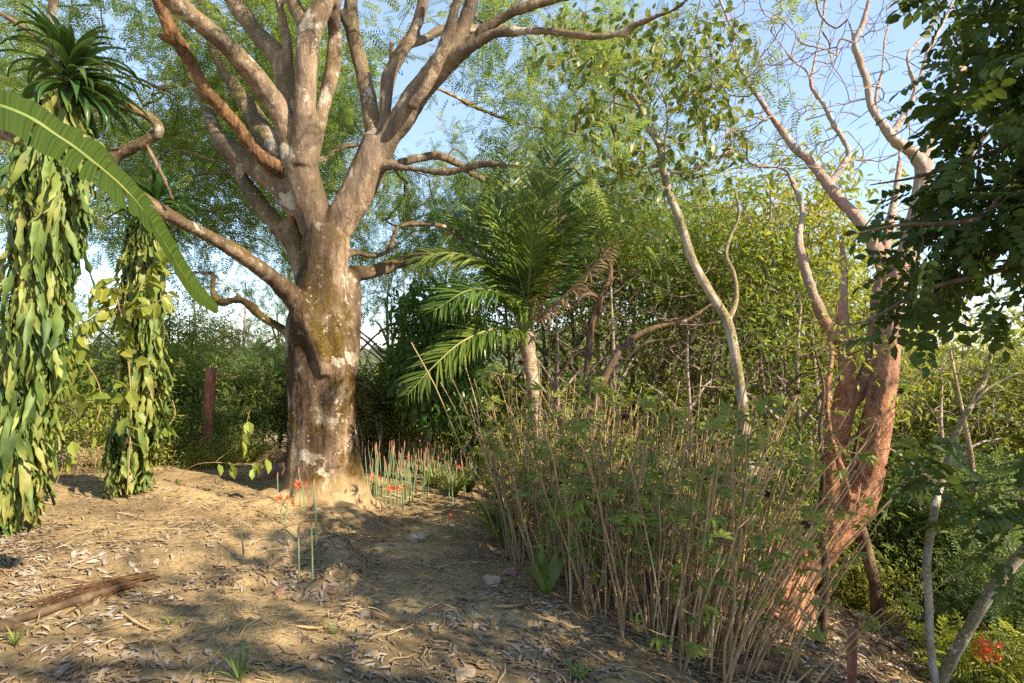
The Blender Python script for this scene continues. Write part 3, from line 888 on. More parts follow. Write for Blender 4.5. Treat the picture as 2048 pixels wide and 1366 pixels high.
# ------------------------------------------------------------------ COCONUT PALM
def frond(root_px, pts_px, parent, base, mat, name='frond', leaflen=.62, n=40, dead=False, spread=1.0):
    cp, _ = limb_px([(x, y, 10, d) for x, y, d in pts_px])
    L_ = np.linalg.norm(np.diff(cp, axis=0), axis=1); s = np.concatenate([[0], np.cumsum(L_)]); s /= s[-1]
    q = np.linspace(0, 1, 28)
    cp = np.stack([np.interp(q, s, cp[:, k]) for k in range(3)], -1)
    g = Geo()
    g.tube(cp, np.linspace(.028, .004, 28), 6, mat=1)
    tan = norm(np.gradient(cp, axis=0))
    # plane of the frond: sideways vector
    side = norm(np.cross(tan, np.array([0.12, -.45, .9])) + 1e-6)
    up = norm(np.cross(side, tan))
    tmpl = [t_strap(5, .058, dr, .006, 0, 1.0, 2.0, .5) for dr in (.5, .9, 1.3)]
    for k in range(3):
        tt = np.sort(rng.uniform(.12, 1.0, n * 2 // 3))
        for sd in (1, -1):
            c = np.stack([np.interp(tt, q, cp[:, j]) for j in range(3)], -1)
            tn = np.stack([np.interp(tt, q, tan[:, j]) for j in range(3)], -1)
            si = np.stack([np.interp(tt, q, side[:, j]) for j in range(3)], -1)
            uu = np.stack([np.interp(tt, q, up[:, j]) for j in range(3)], -1)
            dirs = si * sd * .85 * spread + tn * (.55 + .5 * tt[:, None]) + uu * .25 + rng.normal(0, .09 if not dead else .3, c.shape)
            dirs[:, 2] -= .1 + (.6 if dead else 0)
            ln = leaflen * (np.sin(math.pi * (.12 + .84 * tt)) ** .6) * rng.uniform(.85, 1.1, len(tt))
            g.inst(tmpl[k], c, frames(dirs, uu, .05 if not dead else .4), ln)
    g.v = [v - base.astype(np.float32) for v in g.v]
    return obj(name, g, [mat, M['grassy'] if not dead else M['dry']], parent, False)

def palm():
    b0 = P(1075, 1000, 8.6); b0[2] = hz(b0[0], b0[1])
    t = thing('coconut_palm', 'young coconut palm with upright green fronds rising behind the cane thicket', 'palm tree', None, b0)
    g = Geo()
    cp, rr = limb_px([(1085, 1060, 60, 8.6), (1080, 960, 34, 8.6), (1072, 860, 27, 8.6), (1066, 770, 25, 8.6), (1058, 715, 28, 8.6), (1052, 670, 34, 8.6), (1048, 640, 30, 8.6)])
    cp[0, 2] = min(cp[0, 2], b0[2] - .05)
    g.tube(cp, rr * (1 + .06 * np.sin(np.arange(len(rr)) * 2.2)), 14)
    g.v = [v - b0.astype(np.float32) for v in g.v]
    obj('trunk', g, M['palmtrunk'], t)
    c = (1050, 645, 8.6)
    # frond bases wrapping the top of the trunk
    g = Geo()
    for k in range(9):
        a = k * 2.4
        x0, x1 = 1050 + 10 * math.cos(a), 1050 + 26 * math.cos(a)
        pts, r_ = limb_px([(x0, 690, 10, 8.6 + .1 * math.sin(a)), (x0, 650, 14, 8.6 + .12 * math.sin(a)), (x1, 590 + 8 * math.sin(a * 3), 8, 8.6 + .2 * math.sin(a))])
        g.tube(pts, r_, 8)
    g.v = [v - b0.astype(np.float32) for v in g.v]
    obj('frond_bases', g, M['grassy'], t)
    G = [
        [(1045, 600, 8.6), (1030, 480, 8.7), (1022, 380, 8.9), (1018, 285, 9.2)],
        [(1060, 600, 8.6), (1085, 480, 8.4), (1100, 380, 8.3), (1112, 275, 8.3)],
        [(1062, 600, 8.5), (1110, 510, 8.1), (1160, 440, 7.8), (1235, 400, 7.5), (1290, 410, 7.3)],
        [(1048, 600, 8.7), (1070, 470, 9.2), (1060, 380, 9.7), (1065, 320, 10.2)],
        [(1042, 610, 8.6), (1000, 500, 8.8), (960, 430, 9.0), (925, 400, 9.3)],
        [(1040, 620, 8.6), (985, 540, 8.3), (930, 510, 8.1), (860, 510, 7.9), (830, 540, 7.8)],
        [(1038, 640, 8.5), (1000, 590, 8.0), (940, 580, 7.6), (870, 620, 7.2)],
        [(1036, 660, 8.5), (1000, 655, 8.1), (930, 680, 7.7), (870, 730, 7.4), (815, 790, 7.2)],
        [(1060, 590, 8.6), (1120, 470, 8.9), (1170, 380, 9.3), (1200, 350, 9.8)],
        [(1050, 600, 8.5), (1010, 470, 8.2), (985, 400, 8.1), (960, 370, 8.0)],
        [(1062, 610, 8.6), (1120, 500, 8.9), (1200, 440, 9.2), (1280, 450, 9.5), (1330, 500, 9.7)],
        [(1040, 610, 8.7), (980, 500, 9.0), (920, 440, 9.3), (850, 430, 9.6), (800, 470, 9.8)],
        [(1056, 600, 8.5), (1065, 480, 8.0), (1080, 400, 7.8), (1090, 350, 7.7)],
        [(1064, 620, 8.7), (1130, 540, 9.1), (1190, 500, 9.5), (1235, 505, 9.9)],
    ]
    for k, pts in enumerate(G):
        f = frond(c, [c] + pts, t, b0, M['palm'], 'frond', .66 if k != 7 else .6)
        if k == 7: f['label'] = 'low drooping green frond on the left'
    for pts in ([(1095, 620, 8.3), (1130, 590, 8.1), (1180, 540, 7.9), (1215, 500, 7.8), (1235, 480, 7.8)], [(1085, 560, 8.4), (1110, 470, 8.2), (1112, 400, 8.1)]):
        f = frond(c, [c] + pts, t, b0, M['dry'], 'dry_frond', .36, 34, True)
        f['label'] = 'dead brown frond'
    return b0
palm()

# ------------------------------------------------------------------ TWO DRACAENA-LIKE COLUMNS
def strap_column(name_label, path, head, top_px, n_hang, n_head, ll, tilt=0, seed=1):
    """path: (px,py,width,depth) down the leafy column, head: (px,py,d)"""
    base = gpx(path[-1][0], path[-1][1], path[-1][3])
    cp, rr = limb_px(path); rr = rr * .84
    t = thing('dracaena', name_label, 'plant', 'two leafy dracaena columns', base)
    g = Geo()
    g.tube(cp[::-1], np.clip(rr[::-1] * .35, .03, .3), 10)
    g.v = [v - base.astype(np.float32) for v in g.v]
    obj('stem', g, M['brown'], t)
    tm = [t_strap(9, wd, dr, .03, wv, .9, 1.4) for wd, dr, wv in ((.14, .55, .04), (.17, 1.2, -.035), (.12, .2, .045), (.19, .9, .04))]
    g = Geo()
    s = np.linspace(0, 1, len(cp))
    for k in range(4):
        n = n_hang // 4
        u = rng.uniform(0.0, .985, n)
        c = np.stack([np.interp(u, s, cp[:, j]) for j in range(3)], -1)
        r = np.interp(u, s, rr)
        th = rng.uniform(0, 2 * math.pi, n)
        lay = rng.uniform(.30, .85, n)
        out = np.stack([np.cos(th), np.sin(th), np.zeros(n)], -1)
        pos = c + out * (r * lay)[:, None] * .85
        pos[:, 2] += .18 * ll
        dirs = out * rng.uniform(.0, .55, n)[:, None] ** 1.3 + np.array([0, 0, -1.0]) + rng.normal(0, .16, (n, 3))
        low = hz(base[0], base[1])
        scl = ll * rng.uniform(.45, 1.2, n)
        scl = np.minimum(scl, np.maximum(pos[:, 2] - low + .02, .12))
        g.inst(tm[k], pos, frames(dirs, out, .35), scl)
    g.v = [v - base.astype(np.float32) for v in g.v]
    obj('hanging_leaves', g, M['hang'], t)
    # rosette on top, leaves arching in every direction
    g = Geo()
    hp = P(*head)
    tm = [t_strap(10, wd, dr, .03, 0.0, .8, 1.4, .3) for wd, dr in ((.15, 1.6), (.16, 1.1), (.14, 2.1), (.17, .8))]
    for k in range(4):
        n = n_head // 4
        th = rng.uniform(0, 2 * math.pi, n)
        el = rng.uniform(-.5, 1.35, n)
        dirs = np.stack([np.cos(th) * np.cos(el), np.sin(th) * np.cos(el), np.sin(el)], -1)
        pos = np.tile(hp, (n, 1)) + np.stack([np.zeros(n), np.zeros(n), el * .16], -1) + dirs * .03
        g.inst(tm[k], pos, frames(dirs, None, .15), ll * rng.uniform(.95, 1.35, n) * (1 - .25 * (el > 1)))
    g.v = [v - base.astype(np.float32) for v in g.v]
    obj('leaf_rosette', g, M['dracaena'], t)
    return base
strap_column('thick tall dracaena column at the left edge, big drooping green leaves down its stem', [(118, 215, 110, 5.1), (112, 300, 170, 5.1), (98, 400, 165, 5.1), (85, 520, 155, 5.15), (68, 640, 150, 5.15), (52, 760, 150, 5.2), (40, 880, 140, 5.2), (22, 980, 90, 5.2), (12, 1035, 40, 5.2)], (138, 165, 5.1), None, 1500, 96, .47)
strap_column('slimmer dracaena column between the left one and the big tree, clothed in hanging leaves', [(300, 440, 70, 6.6), (296, 480, 110, 6.6), (288, 560, 105, 6.6), (284, 660, 110, 6.6), (280, 760, 118, 6.65), (268, 860, 130, 6.7), (256, 940, 125, 6.7), (248, 990, 105, 6.7)], (314, 420, 6.6), None, 1500, 64, .40)

# ------------------------------------------------------------------ BANANA LEAF reaching in from the left
def banana():
    st = [ # upper edge, midrib, lower edge (px, py, depth)
        ((-260, 130, 2.5), (-260, 165, 2.4), (-260, 180, 2.3)),
        ((-120, 148, 2.6), (-120, 190, 2.45), (-120, 225, 2.3)),
        ((0, 190, 2.7), (0, 213, 2.5), (0, 257, 2.3)),
        ((92, 228, 2.75), (66, 240, 2.55), (50, 286, 2.35)),
        ((140, 262, 2.8), (108, 268, 2.6), (84, 305, 2.4)),
        ((180, 278, 2.85), (146, 293, 2.65), (112, 324, 2.45)),
        ((218, 308, 2.9), (178, 318, 2.7), (150, 350, 2.5)),
        ((243, 345, 2.95), (208, 342, 2.75), (198, 378, 2.55)),
        ((268, 372, 3.0), (238, 368, 2.8), (248, 418, 2.6)),
        ((300, 405, 3.05), (268, 400, 2.85), (284, 446, 2.65)),
        ((332, 450, 3.1), (298, 442, 2.9), (314, 482, 2.72)),
        ((358, 500, 3.12), (330, 490, 2.95), (342, 528, 2.8)),
        ((382, 545, 3.15), (358, 538, 3.0), (366, 572, 2.87)),
        ((408, 585, 3.17), (388, 582, 3.05), (392, 604, 2.95)),
        ((428, 612, 3.2), (416, 612, 3.1), (416, 618, 3.05)),
        ((437, 628, 3.2), (434, 629, 3.15), (430, 628, 3.12)),
    ]
    E = [catmull([P(*s[k]) for s in st], 8) for k in range(3)]
    n = len(E[0]); m_ = 9
    rows = []
    for i in range(n):
        rip = .05 * vnoise(np.array([i * .8, 0, 0]), 1, 3)
        up = []
        for j in range(m_):
            t = j / (m_ - 1)
            p = E[0][i] * (1 - t) + E[1][i] * t
            p = p + np.array([0, 0, .05 * math.sin(math.pi * t)]) + np.array([0, 0, 1]) * .014 * float(vnoise(np.array([i * .45, t * .6, 3.]), 1, 2)) * (1 - t) * min(1, (n - i) / 40)
            up.append(p)
        for j in range(1, m_):
            t = j / (m_ - 1)
            p = E[1][i] * (1 - t) + E[2][i] * t
            p = p + np.array([0, 0, .03 * math.sin(math.pi * t)]) + np.array([0, 0, 1]) * .016 * float(vnoise(np.array([i * .4, t * .6, 7.]), 1, 2)) * t * min(1, (n - i) / 40)
            up.append(p)
        rows.append(up)
    V = np.array(rows)
    W = V.shape[1]
    base = np.array([-4.1, 1.6, hz(-4.1, 1.6)])
    faces = []; 
    tears = {26, 42, 49, 55, 66, 78, 90}
    Vf = V.reshape(-1, 3).tolist()
    # a torn row is doubled so the blade opens along a vein
    idx = np.arange(n * W).reshape(n, W)
    idx2 = idx.copy()
    for r_ in tears:
        if r_ < n:
            for j in range(W):
                if j > W // 2 + 1 or (r_ == 55 and j < W // 2 - 1):
                    k = abs(j - W // 2) / (W // 2)
                    q = V[r_, j] * (1 - .35 * k) + V[r_ - 1, j] * .35 * k
                    Vf.append(q.tolist()); idx2[r_, j] = len(Vf) - 1
    uvs = {}
    for i in range(n - 1):
        for j in range(W - 1):
            if i + 1 in tears and (j > W // 2 + 1 or (i + 1 in (42, 78) and j < W // 2 - 3)): continue
            a, b = idx[i, j], idx[i, j + 1]
            c, d = idx2[i + 1, j + 1], idx2[i + 1, j]
            faces.append((a, d, c, b))
            for vi, ii, jj in ((a, i, j), (b, i, j + 1), (c, i + 1, j + 1), (d, i + 1, j)):
                uvs[vi] = (ii / n, (jj - W // 2) / (W // 2))
    t = thing('banana_plant', 'banana plant at the left edge, one long torn leaf arching down into view', 'plant', None, base)
    me = bpy.data.meshes.new('leaf')
    me.from_pydata([tuple(np.array(v) - base) for v in Vf], [], [tuple(int(x) for x in f) for f in faces])
    uvl = me.uv_layers.new(name='UVMap')
    vi = np.zeros(len(me.loops), np.int32); me.loops.foreach_get('vertex_index', vi)
    uvl.data.foreach_set('uv', np.array([uvs[int(k)] for k in vi], np.float32).ravel())
    me.materials.append(M['banana'])
    for p in me.polygons: p.use_smooth = True
    obj('leaf', me, None, t)
    g = Geo()
    mid = E[1][:-6]
    g.tube(mid + np.array([0, 0, -.008]), np.linspace(.022, .004, len(mid)), 8)
    top = base + np.array([.15, 0, 2.0])
    g.tube(catmull([top, top + np.array([.2, .4, .55]), mid[0]], 6), np.linspace(.035, .022, 13), 8)
    g.tube(catmull([base - (0, 0, .1), base + (0.02, 0, 1.0), top], 6), np.linspace(.12, .05, 13), 14)
    g.v = [v - base.astype(np.float32) for v in g.v]
    obj('stalk', g, M['grassy'], t)
banana()

def finish(t, base, parts):
    for nm, g, m, sm in parts:
        g.v = [v - np.asarray(base, np.float32) for v in g.v]
        obj(nm, g, m, t, sm)

def skel_tree(name, label, cat, limbs, barkm, attr, leafm, leaf, base=None, group=None, per=8, size=.1, spread=.1, sides=10, remesh=None, tip=.003, e=2.2, wob=.05, maxr=.04, droop=.3, thin=.012, rand=.8, trunkname='trunk', noise=(.012, 4, .008, 20), twigm=None, leafname='crown'):
    if base is None:
        p = limbs[0][0][0]; base = np.array([p[0], p[1], hz(p[0], p[1])])
    t = thing(name, label, cat, group, base)
    g = Geo()
    for cp, rr in limbs: g.tube(cp, rr, sides, bool(remesh))
    if remesh:
        obj(trunkname, remeshed(g, trunkname, remesh, barkm, noise, base, 3), barkm, t)
        parts = []
    else:
        parts = [(trunkname, g, barkm, True)]
    if attr is not None and len(attr):
        pts, rr = skeleton_points(limbs)
        tw, tips, dirs, trad = colonise(pts, rr, attr, tip, e, wob, maxr)
        gt = Geo()
        for cp, r_ in tw: gt.tube(cp, r_, 4)
        parts.append(('twigs', gt, twigm or barkm, True))
        if leafm is not None:
            gl = Geo(); th = trad < thin
            leaves_at(gl, leaf, tips[th], dirs[th], per, size, spread, droop, rand=rand)
            parts.append((leafname, gl, leafm, False))
    finish(t, base, parts)
    return t

def pts_px(n, fn, d0, d1):
    """random points in a picture region given by fn(px,py)->bool, at distances d0..d1"""
    out = []
    x0, x1, y0, y1, f = fn
    while len(out) < n:
        x, y, d = rng.uniform(x0, x1), rng.uniform(y0, y1), rng.uniform(d0, d1)
        if f is None or f(x, y): out.append(P(x, y, d))
    return np.array(out)

# ------------------------------------------------------------------ RED-BARKED TREE on the slope
def red_tree():
    d = 7.0
    b = gpx(1580, 1205, 7); d = b[1]
    T = []
    def L(*p): T.append(limb_px([(x, y, w_ * .73, d + dd) for x, y, w_, dd in p])); return T[-1]
    L((1560, 1235, 92, 0), (1585, 1180, 90, 0), (1622, 1118, 92, 0), (1672, 1062, 92, -.05), (1716, 1010, 86, -.1), (1738, 950, 76, -.1), (1751, 870, 70, -.1), (1763, 790, 66, -.1), (1773, 720, 64, -.1), (1781, 640, 60, -.1), (1788, 570, 58, -.1), (1793, 530, 56, -.1))
    L((1600, 1100, 50, 0), (1645, 1060, 66, 0), (1660, 1010, 60, .05), (1668, 930, 58, .1), (1678, 850, 60, .15), (1690, 800, 58, .2), (1694, 740, 46, .2), (1690, 680, 42, .2), (1683, 620, 32, .2), (1688, 560, 20, .3), (1684, 500, 14, .4), (1680, 470, 9, .4))
    L((1686, 815, 44, .2), (1718, 785, 44, .2), (1738, 740, 42, .2), (1748, 680, 40, .25), (1756, 600, 36, .3), (1765, 540, 30, .35), (1772, 480, 24, .5), (1790, 400, 20, .7), (1800, 320, 14, .9))
    L((1690, 690, 36, .2), (1662, 660, 30, .2), (1645, 632, 28, .2), (1628, 590, 26, .2), (1610, 535, 24, .25), (1598, 480, 20, .3), (1604, 420, 12, .4), (1586, 360, 9, .5))
    L((1660, 665, 16, .2), (1664, 720, 13, .1), (1656, 780, 12, 0), (1660, 860, 15, -.2), (1680, 930, 16, -.25), (1700, 990, 14, -.2), (1702, 1030, 10, -.1))
    L((1793, 560, 60, -.1), (1760, 515, 40, 0), (1738, 470, 30, .1), (1711, 432, 30, .2), (1675, 395, 28, .3), (1653, 366, 24, .4), (1620, 322, 21, .5), (1587, 293, 19, .6), (1554, 249, 17, .7), (1521, 201, 15, .8), (1492, 158, 12, .9), (1470, 110, 9, 1.0), (1462, 60, 7, 1.1), (1440, 0, 5, 1.2), (1400, -80, 4, 1.3))
    L((1658, 372, 18, .4), (1682, 337, 16, .4), (1697, 302, 15, .45), (1668, 249, 13, .5), (1645, 205, 12, .55), (1623, 172, 11, .6), (1628, 130, 9, .7), (1640, 70, 7, .8), (1648, 20, 6, .8), (1655, -60, 5, .9))
    L((1623, 165, 8, .6), (1612, 140, 7, .6), (1590, 125, 6, .65), (1570, 100, 4, .7), (1540, 60, 3, .8))
    L((1795, 560, 60, -.1), (1815, 505, 50, -.1), (1832, 440, 48, -.1), (1845, 370, 44, -.1), (1850, 320, 42, -.1), (1865, 270, 32, 0), (1895, 200, 26, .1), (1925, 130, 22, .2), (1955, 60, 18, .3), (1985, -20, 14, .4), (2020, -120, 10, .5))
    L((1846, 335, 34, -.1), (1825, 304, 30, -.2), (1796, 286, 26, -.25), (1766, 250, 24, -.3), (1742, 212, 22, -.3), (1735, 165, 20, -.3), (1720, 121, 18, -.3), (1709, 88, 17, -.3), (1725, 50, 13, -.3), (1738, 0, 11, -.3), (1750, -90, 8, -.3))
    L((1709, 88, 9, -.3), (1700, 50, 7, -.2), (1684, 20, 6, -.2), (1672, -20, 4, -.1))
    L((1788, 262, 18, -.25), (1812, 225, 16, -.2), (1830, 180, 15, -.2), (1820, 140, 12, -.2), (1815, 110, 9, -.2), (1840, 80, 8, -.1), (1862, 45, 7, 0), (1880, -10, 6, .1), (1890, -80, 4, .1))
    L((1832, 175, 12, -.2), (1845, 140, 11, -.2), (1865, 85, 10, -.1), (1890, 40, 9, 0), (1908, -5, 8, .1), (1925, -80, 5, .1))
    L((1762, 245, 10, -.3), (1752, 200, 8, -.1), (1765, 140, 9, .1), (1770, 80, 8, .2), (1785, 20, 6, .3), (1800, -60, 4, .4))
    L((1860, 280, 18, 0), (1900, 240, 16, -.2), (1945, 190, 14, -.4), (1990, 130, 12, -.6), (2040, 60, 10, -.8), (2100, -20, 7, -1))
    L((1835, 430, 30, -.1), (1880, 380, 24, -.3), (1930, 320, 20, -.5), (1990, 250, 16, -.8), (2060, 180, 12, -1))
    # root flare gripping the slope
    for x2, y2, w2 in ((1575, 1262, 30), (1545, 1240, 34), (1610, 1236, 34)):
        q = gpx(x2, y2, d - .1); q[2] -= .03
        a = P(1592, 1165, d)
        cp = catmull([a, (a + q) / 2 + (0, 0, .02), q], 5)
        T.append((cp, np.linspace(.20, w2 * d / FPX / 2, len(cp))))
    def f(x, y): return y < 560 - (x - 1400) * .45 if x < 1700 else y < 420
    A = np.vstack([pts_px(1500, (1380, 2000, -150, 350, f), d - .9, d + 1.8), pts_px(220, (1250, 1700, 60, 430, f), d - .2, d + 2.0)])
    return skel_tree('red_barked_tree', 'curving tree with flaky orange-red bark and bare crown rooted on the right slope', 'tree', T, M['red'], A, None, None, b, remesh=.017, tip=.0042, e=2.3, wob=.03, maxr=.024, noise=(.012, 4, .008, 26), twigm=M['barebark'])
RED = red_tree()

# ------------------------------------------------------------------ SLENDER PALE TREES
def pale(name, label, limbs, attr, leafm, leaf, **k):
    return skel_tree(name, label, 'tree', [limb_px([(x, y, w_ * .74, d_) for x, y, w_, d_ in l]) for l in limbs], k.pop('bark', M['pale']), attr, leafm, leaf, **k)
q = gpx(1505, 1130, 8.5)
dd = 7.6
def reg(x, y): return (y < 120 + (x - 1080) * 1.2) or (x > 1180 and y < 330)
pale('pale_trunk_tree', 'slender pale-barked tree with forked leaning trunk and big lobed leaves above the palm',
     [[(1512, 1160, 30, dd), (1506, 1050, 29, dd), (1500, 930, 28, dd), (1488, 830, 27, dd), (1472, 720, 26, dd), (1455, 645, 27, dd), (1420, 585, 24, dd), (1385, 520, 23, dd), (1360, 440, 22, dd), (1338, 385, 20, dd), (1325, 330, 18, dd), (1318, 290, 16, dd), (1290, 245, 15, dd), (1275, 205, 13, dd), (1250, 188, 9, dd), (1225, 205, 6, dd), (1200, 240, 4, dd)],
      [(1452, 650, 18, dd), (1472, 600, 14, dd + .1), (1468, 550, 12, dd + .2), (1452, 510, 11, dd + .2), (1462, 470, 9, dd + .3), (1478, 430, 7, dd + .3), (1470, 380, 5, dd + .4)],
      [(1278, 210, 10, dd), (1285, 170, 9, dd), (1310, 130, 8, dd), (1315, 90, 6, dd), (1330, 60, 4, dd)],
      [(1322, 330, 12, dd), (1300, 335, 9, dd), (1305, 348, 7, dd), (1325, 340, 9, dd), (1370, 345, 6, dd), (1420, 330, 4, dd)],
      [(1325, 300, 8, dd), (1335, 250, 6, dd), (1330, 200, 5, dd), (1310, 165, 4, dd)],
      [(1310, 130, 5, dd), (1340, 125, 4, dd), (1370, 110, 3, dd)]],
     np.vstack([pts_px(190, (1070, 1490, 20, 340, reg), dd - .8, dd + .8), pts_px(12, (1380, 1480, 60, 250, None), dd - .6, dd + .6), pts_px(25, (1230, 1460, 200, 420, None), dd - .6, dd + .6)]),
     M['lobed'], OVALB, per=5, size=.13, spread=.10, droop=1.1, tip=.0035, remesh=None, sides=12, maxr=.012, thin=.02, twigm=M['barebark'])
dd = 8.2
pale('curved_branch_tree', 'brown leaning tree arching left to right behind the cane thicket', [[(1160, 1000, 34, dd), (1180, 860, 28, dd), (1195, 790, 25, dd), (1225, 725, 22, dd), (1262, 680, 18, dd), (1310, 655, 14, dd), (1370, 642, 10, dd), (1420, 610, 7, dd), (1440, 590, 4, dd)],
     [(1160, 900, 20, dd), (1172, 780, 20, dd + .2), (1178, 690, 18, dd + .2), (1185, 640, 18, dd + .2), (1205, 590, 16, dd + .2), (1222, 540, 12, dd + .3), (1205, 505, 8, dd + .3), (1195, 470, 5, dd + .3)],
     [(1200, 630, 12, dd + .2), (1195, 595, 12, dd), (1168, 590, 10, dd - .1), (1150, 610, 5, dd - .1)],
     [(1345, 648, 6, dd), (1400, 650, 5, dd), (1450, 640, 3, dd)]],
     pts_px(60, (1150, 1500, 380, 660, None), dd - .6, dd + 1), M['light'], OVALN, per=5, size=.09, bark=M['brown'], sides=10)
# right edge
dr = 4.4
pale('crooked_white_sapling', 'thin crooked white-barked tree at lower right, rising straight from the slope', [[(1880, 1420, 22, dr), (1862, 1300, 20, dr), (1857, 1190, 19, dr), (1854, 1120, 20, dr), (1866, 1040, 20, dr), (1876, 990, 18, dr + .1), (1892, 930, 17, dr + .2), (1915, 860, 16, dr + .3), (1942, 810, 15, dr + .4), (1968, 762, 13, dr + .5), (1985, 700, 10, dr + .6), (2010, 640, 7, dr + .7)],
     [(1942, 810, 8, dr + .4), (1985, 770, 6, dr + .4), (2050, 740, 4, dr + .4)]],
     pts_px(25, (1900, 2100, 600, 760, None), dr, dr + 1.2), M['light'], OVAL, per=4, size=.08, sides=12)
pale('leaning_white_tree', 'white-barked trunk leaning steeply right at the lower right corner', [[(1850, 1440, 30, dr), (1880, 1366, 29, dr), (1930, 1270, 28, dr), (1990, 1172, 28, dr - .05), (2060, 1090, 27, dr - .1), (2160, 980, 24, dr - .1), (2230, 860, 18, dr)]],
     np.array([P(2200, 850, dr), P(2260, 800, dr + .2), P(2300, 700, dr)]), M['light'], OVAL, per=6, size=.08, sides=14)
dr = 8.5
for lab, ln, bk in (
    ('thin whitish trunk standing between the two white trees at lower right', [(1968, 1290, 20, dr), (1952, 1180, 18, dr), (1958, 1090, 17, dr), (1950, 1000, 16, dr), (1940, 900, 13, dr), (1920, 800, 9, dr), (1900, 700, 6, dr)], 'pale'),
    ('gnarled brown trunk just right of the red tree root', [(1758, 1240, 38, dr - .8), (1750, 1170, 30, dr - .8), (1735, 1110, 32, dr - .8), (1722, 1060, 30, dr - .8), (1700, 1000, 20, dr - .7), (1712, 900, 13, dr - .6), (1735, 800, 8, dr - .5)], 'brown'),
    ('short stout grey trunk below the red tree, left of the red stake', [(1640, 1290, 28, 5.6), (1650, 1200, 22, 5.6), (1650, 1130, 18, 5.6), (1640, 1050, 14, 5.6), (1646, 950, 12, 5.6), (1640, 850, 11, 5.6), (1648, 780, 8, 5.6), (1630, 700, 5, 5.6)], 'brown')):
    b = P(ln[0][0], ln[0][1], ln[0][3])
    tx, ty = ln[-1][0], ln[-1][1]
    pale('young_tree', lab, [ln], pts_px(22, (tx - 110, tx + 120, ty - 190, ty + 20, None), ln[0][3] - .6, ln[0][3] + .8), M['yellow'], OVALN, per=9, size=.10, spread=.14, bark=M[bk], sides=10, thin=.02)

# ------------------------------------------------------------------ DARK TREE whose boughs hang in from the right
def overhang():
    b = np.array([6.2, 2.6, hz(6.2, 2.6)])
    T = []
    trunk = catmull([b - (0, 0, .2), b + (0, 0, 1.5), b + (-.2, .1, 3), b + (-.3, .2, 5.5), b + (0, .3, 8)], 6)
    T.append((trunk, np.linspace(.2, .06, len(trunk))))
    def br(h, pts, r0=.05):
        a = b + np.array([-.2, .1, h])
        cp = catmull([a] + [P(*p) for p in pts], 6)
        T.append((cp, np.linspace(r0 * .45, .003, len(cp))))
    br(3.6, [(2200, 250, 3.3), (2000, 300, 3.0), (1850, 350, 2.9), (1740, 370, 2.9)])
    br(3.0, [(2200, 480, 3.4), (2000, 540, 3.1), (1850, 580, 3.0), (1740, 640, 3.0), (1680, 650, 3.0)])
    br(4.2, [(2200, 120, 3.4), (2050, 60, 3.1), (1960, 60, 3.0)])
    br(3.2, [(2200, 380, 3.2), (1950, 440, 2.8), (1800, 450, 2.8), (1700, 470, 2.8)])
    br(1.8, [(2250, 900, 3.2), (2120, 960, 2.9), (2000, 985, 2.8)])
    br(1.6, [(2250, 1000, 3.4), (2120, 1040, 3.0), (2030, 1060, 2.9)])
    def f(x, y):
        lim = np.interp(y, [-100, 100, 180, 300, 420, 520, 600, 660, 700], [1900, 1890, 1850, 1800, 1760, 1730, 1700, 1680, 1800])
        if y > 560: return x > lim and x < 1900 + rng.uniform(-120, 160) and rng.uniform() < (.30 if x > 1750 else .2)
        return x > lim and (rng.uniform() < np.clip((x - lim) / 300, .05, 1)) and not (y > 540 and x > 1990)
    A = np.vstack([pts_px(300, (1640, 2300, -150, 670, f), 2.6, 4.0), pts_px(17, (1910, 2250, 955, 1065, None), 2.8, 3.1),
                   b + rng.normal(0, 1, (320, 3)) * (1.2, 1.3, 1.2) + (.8, -.4, 5.2)])
    PIN_B = t_merge([(OVALB, (.2 + .16 * k, 0, -.03 * k), (.45, s, -.25), (0, 0, 1), .30 + .05 * math.sin(k * 2)) for k in range(5) for s in (1, -1)] + [(OVALB, (1, 0, -.15), (1, 0, -.3), (0, 0, 1), .34)])
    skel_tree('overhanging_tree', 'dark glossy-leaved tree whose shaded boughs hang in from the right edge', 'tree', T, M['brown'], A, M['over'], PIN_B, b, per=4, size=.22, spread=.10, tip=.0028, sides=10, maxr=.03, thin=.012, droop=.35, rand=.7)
overhang()

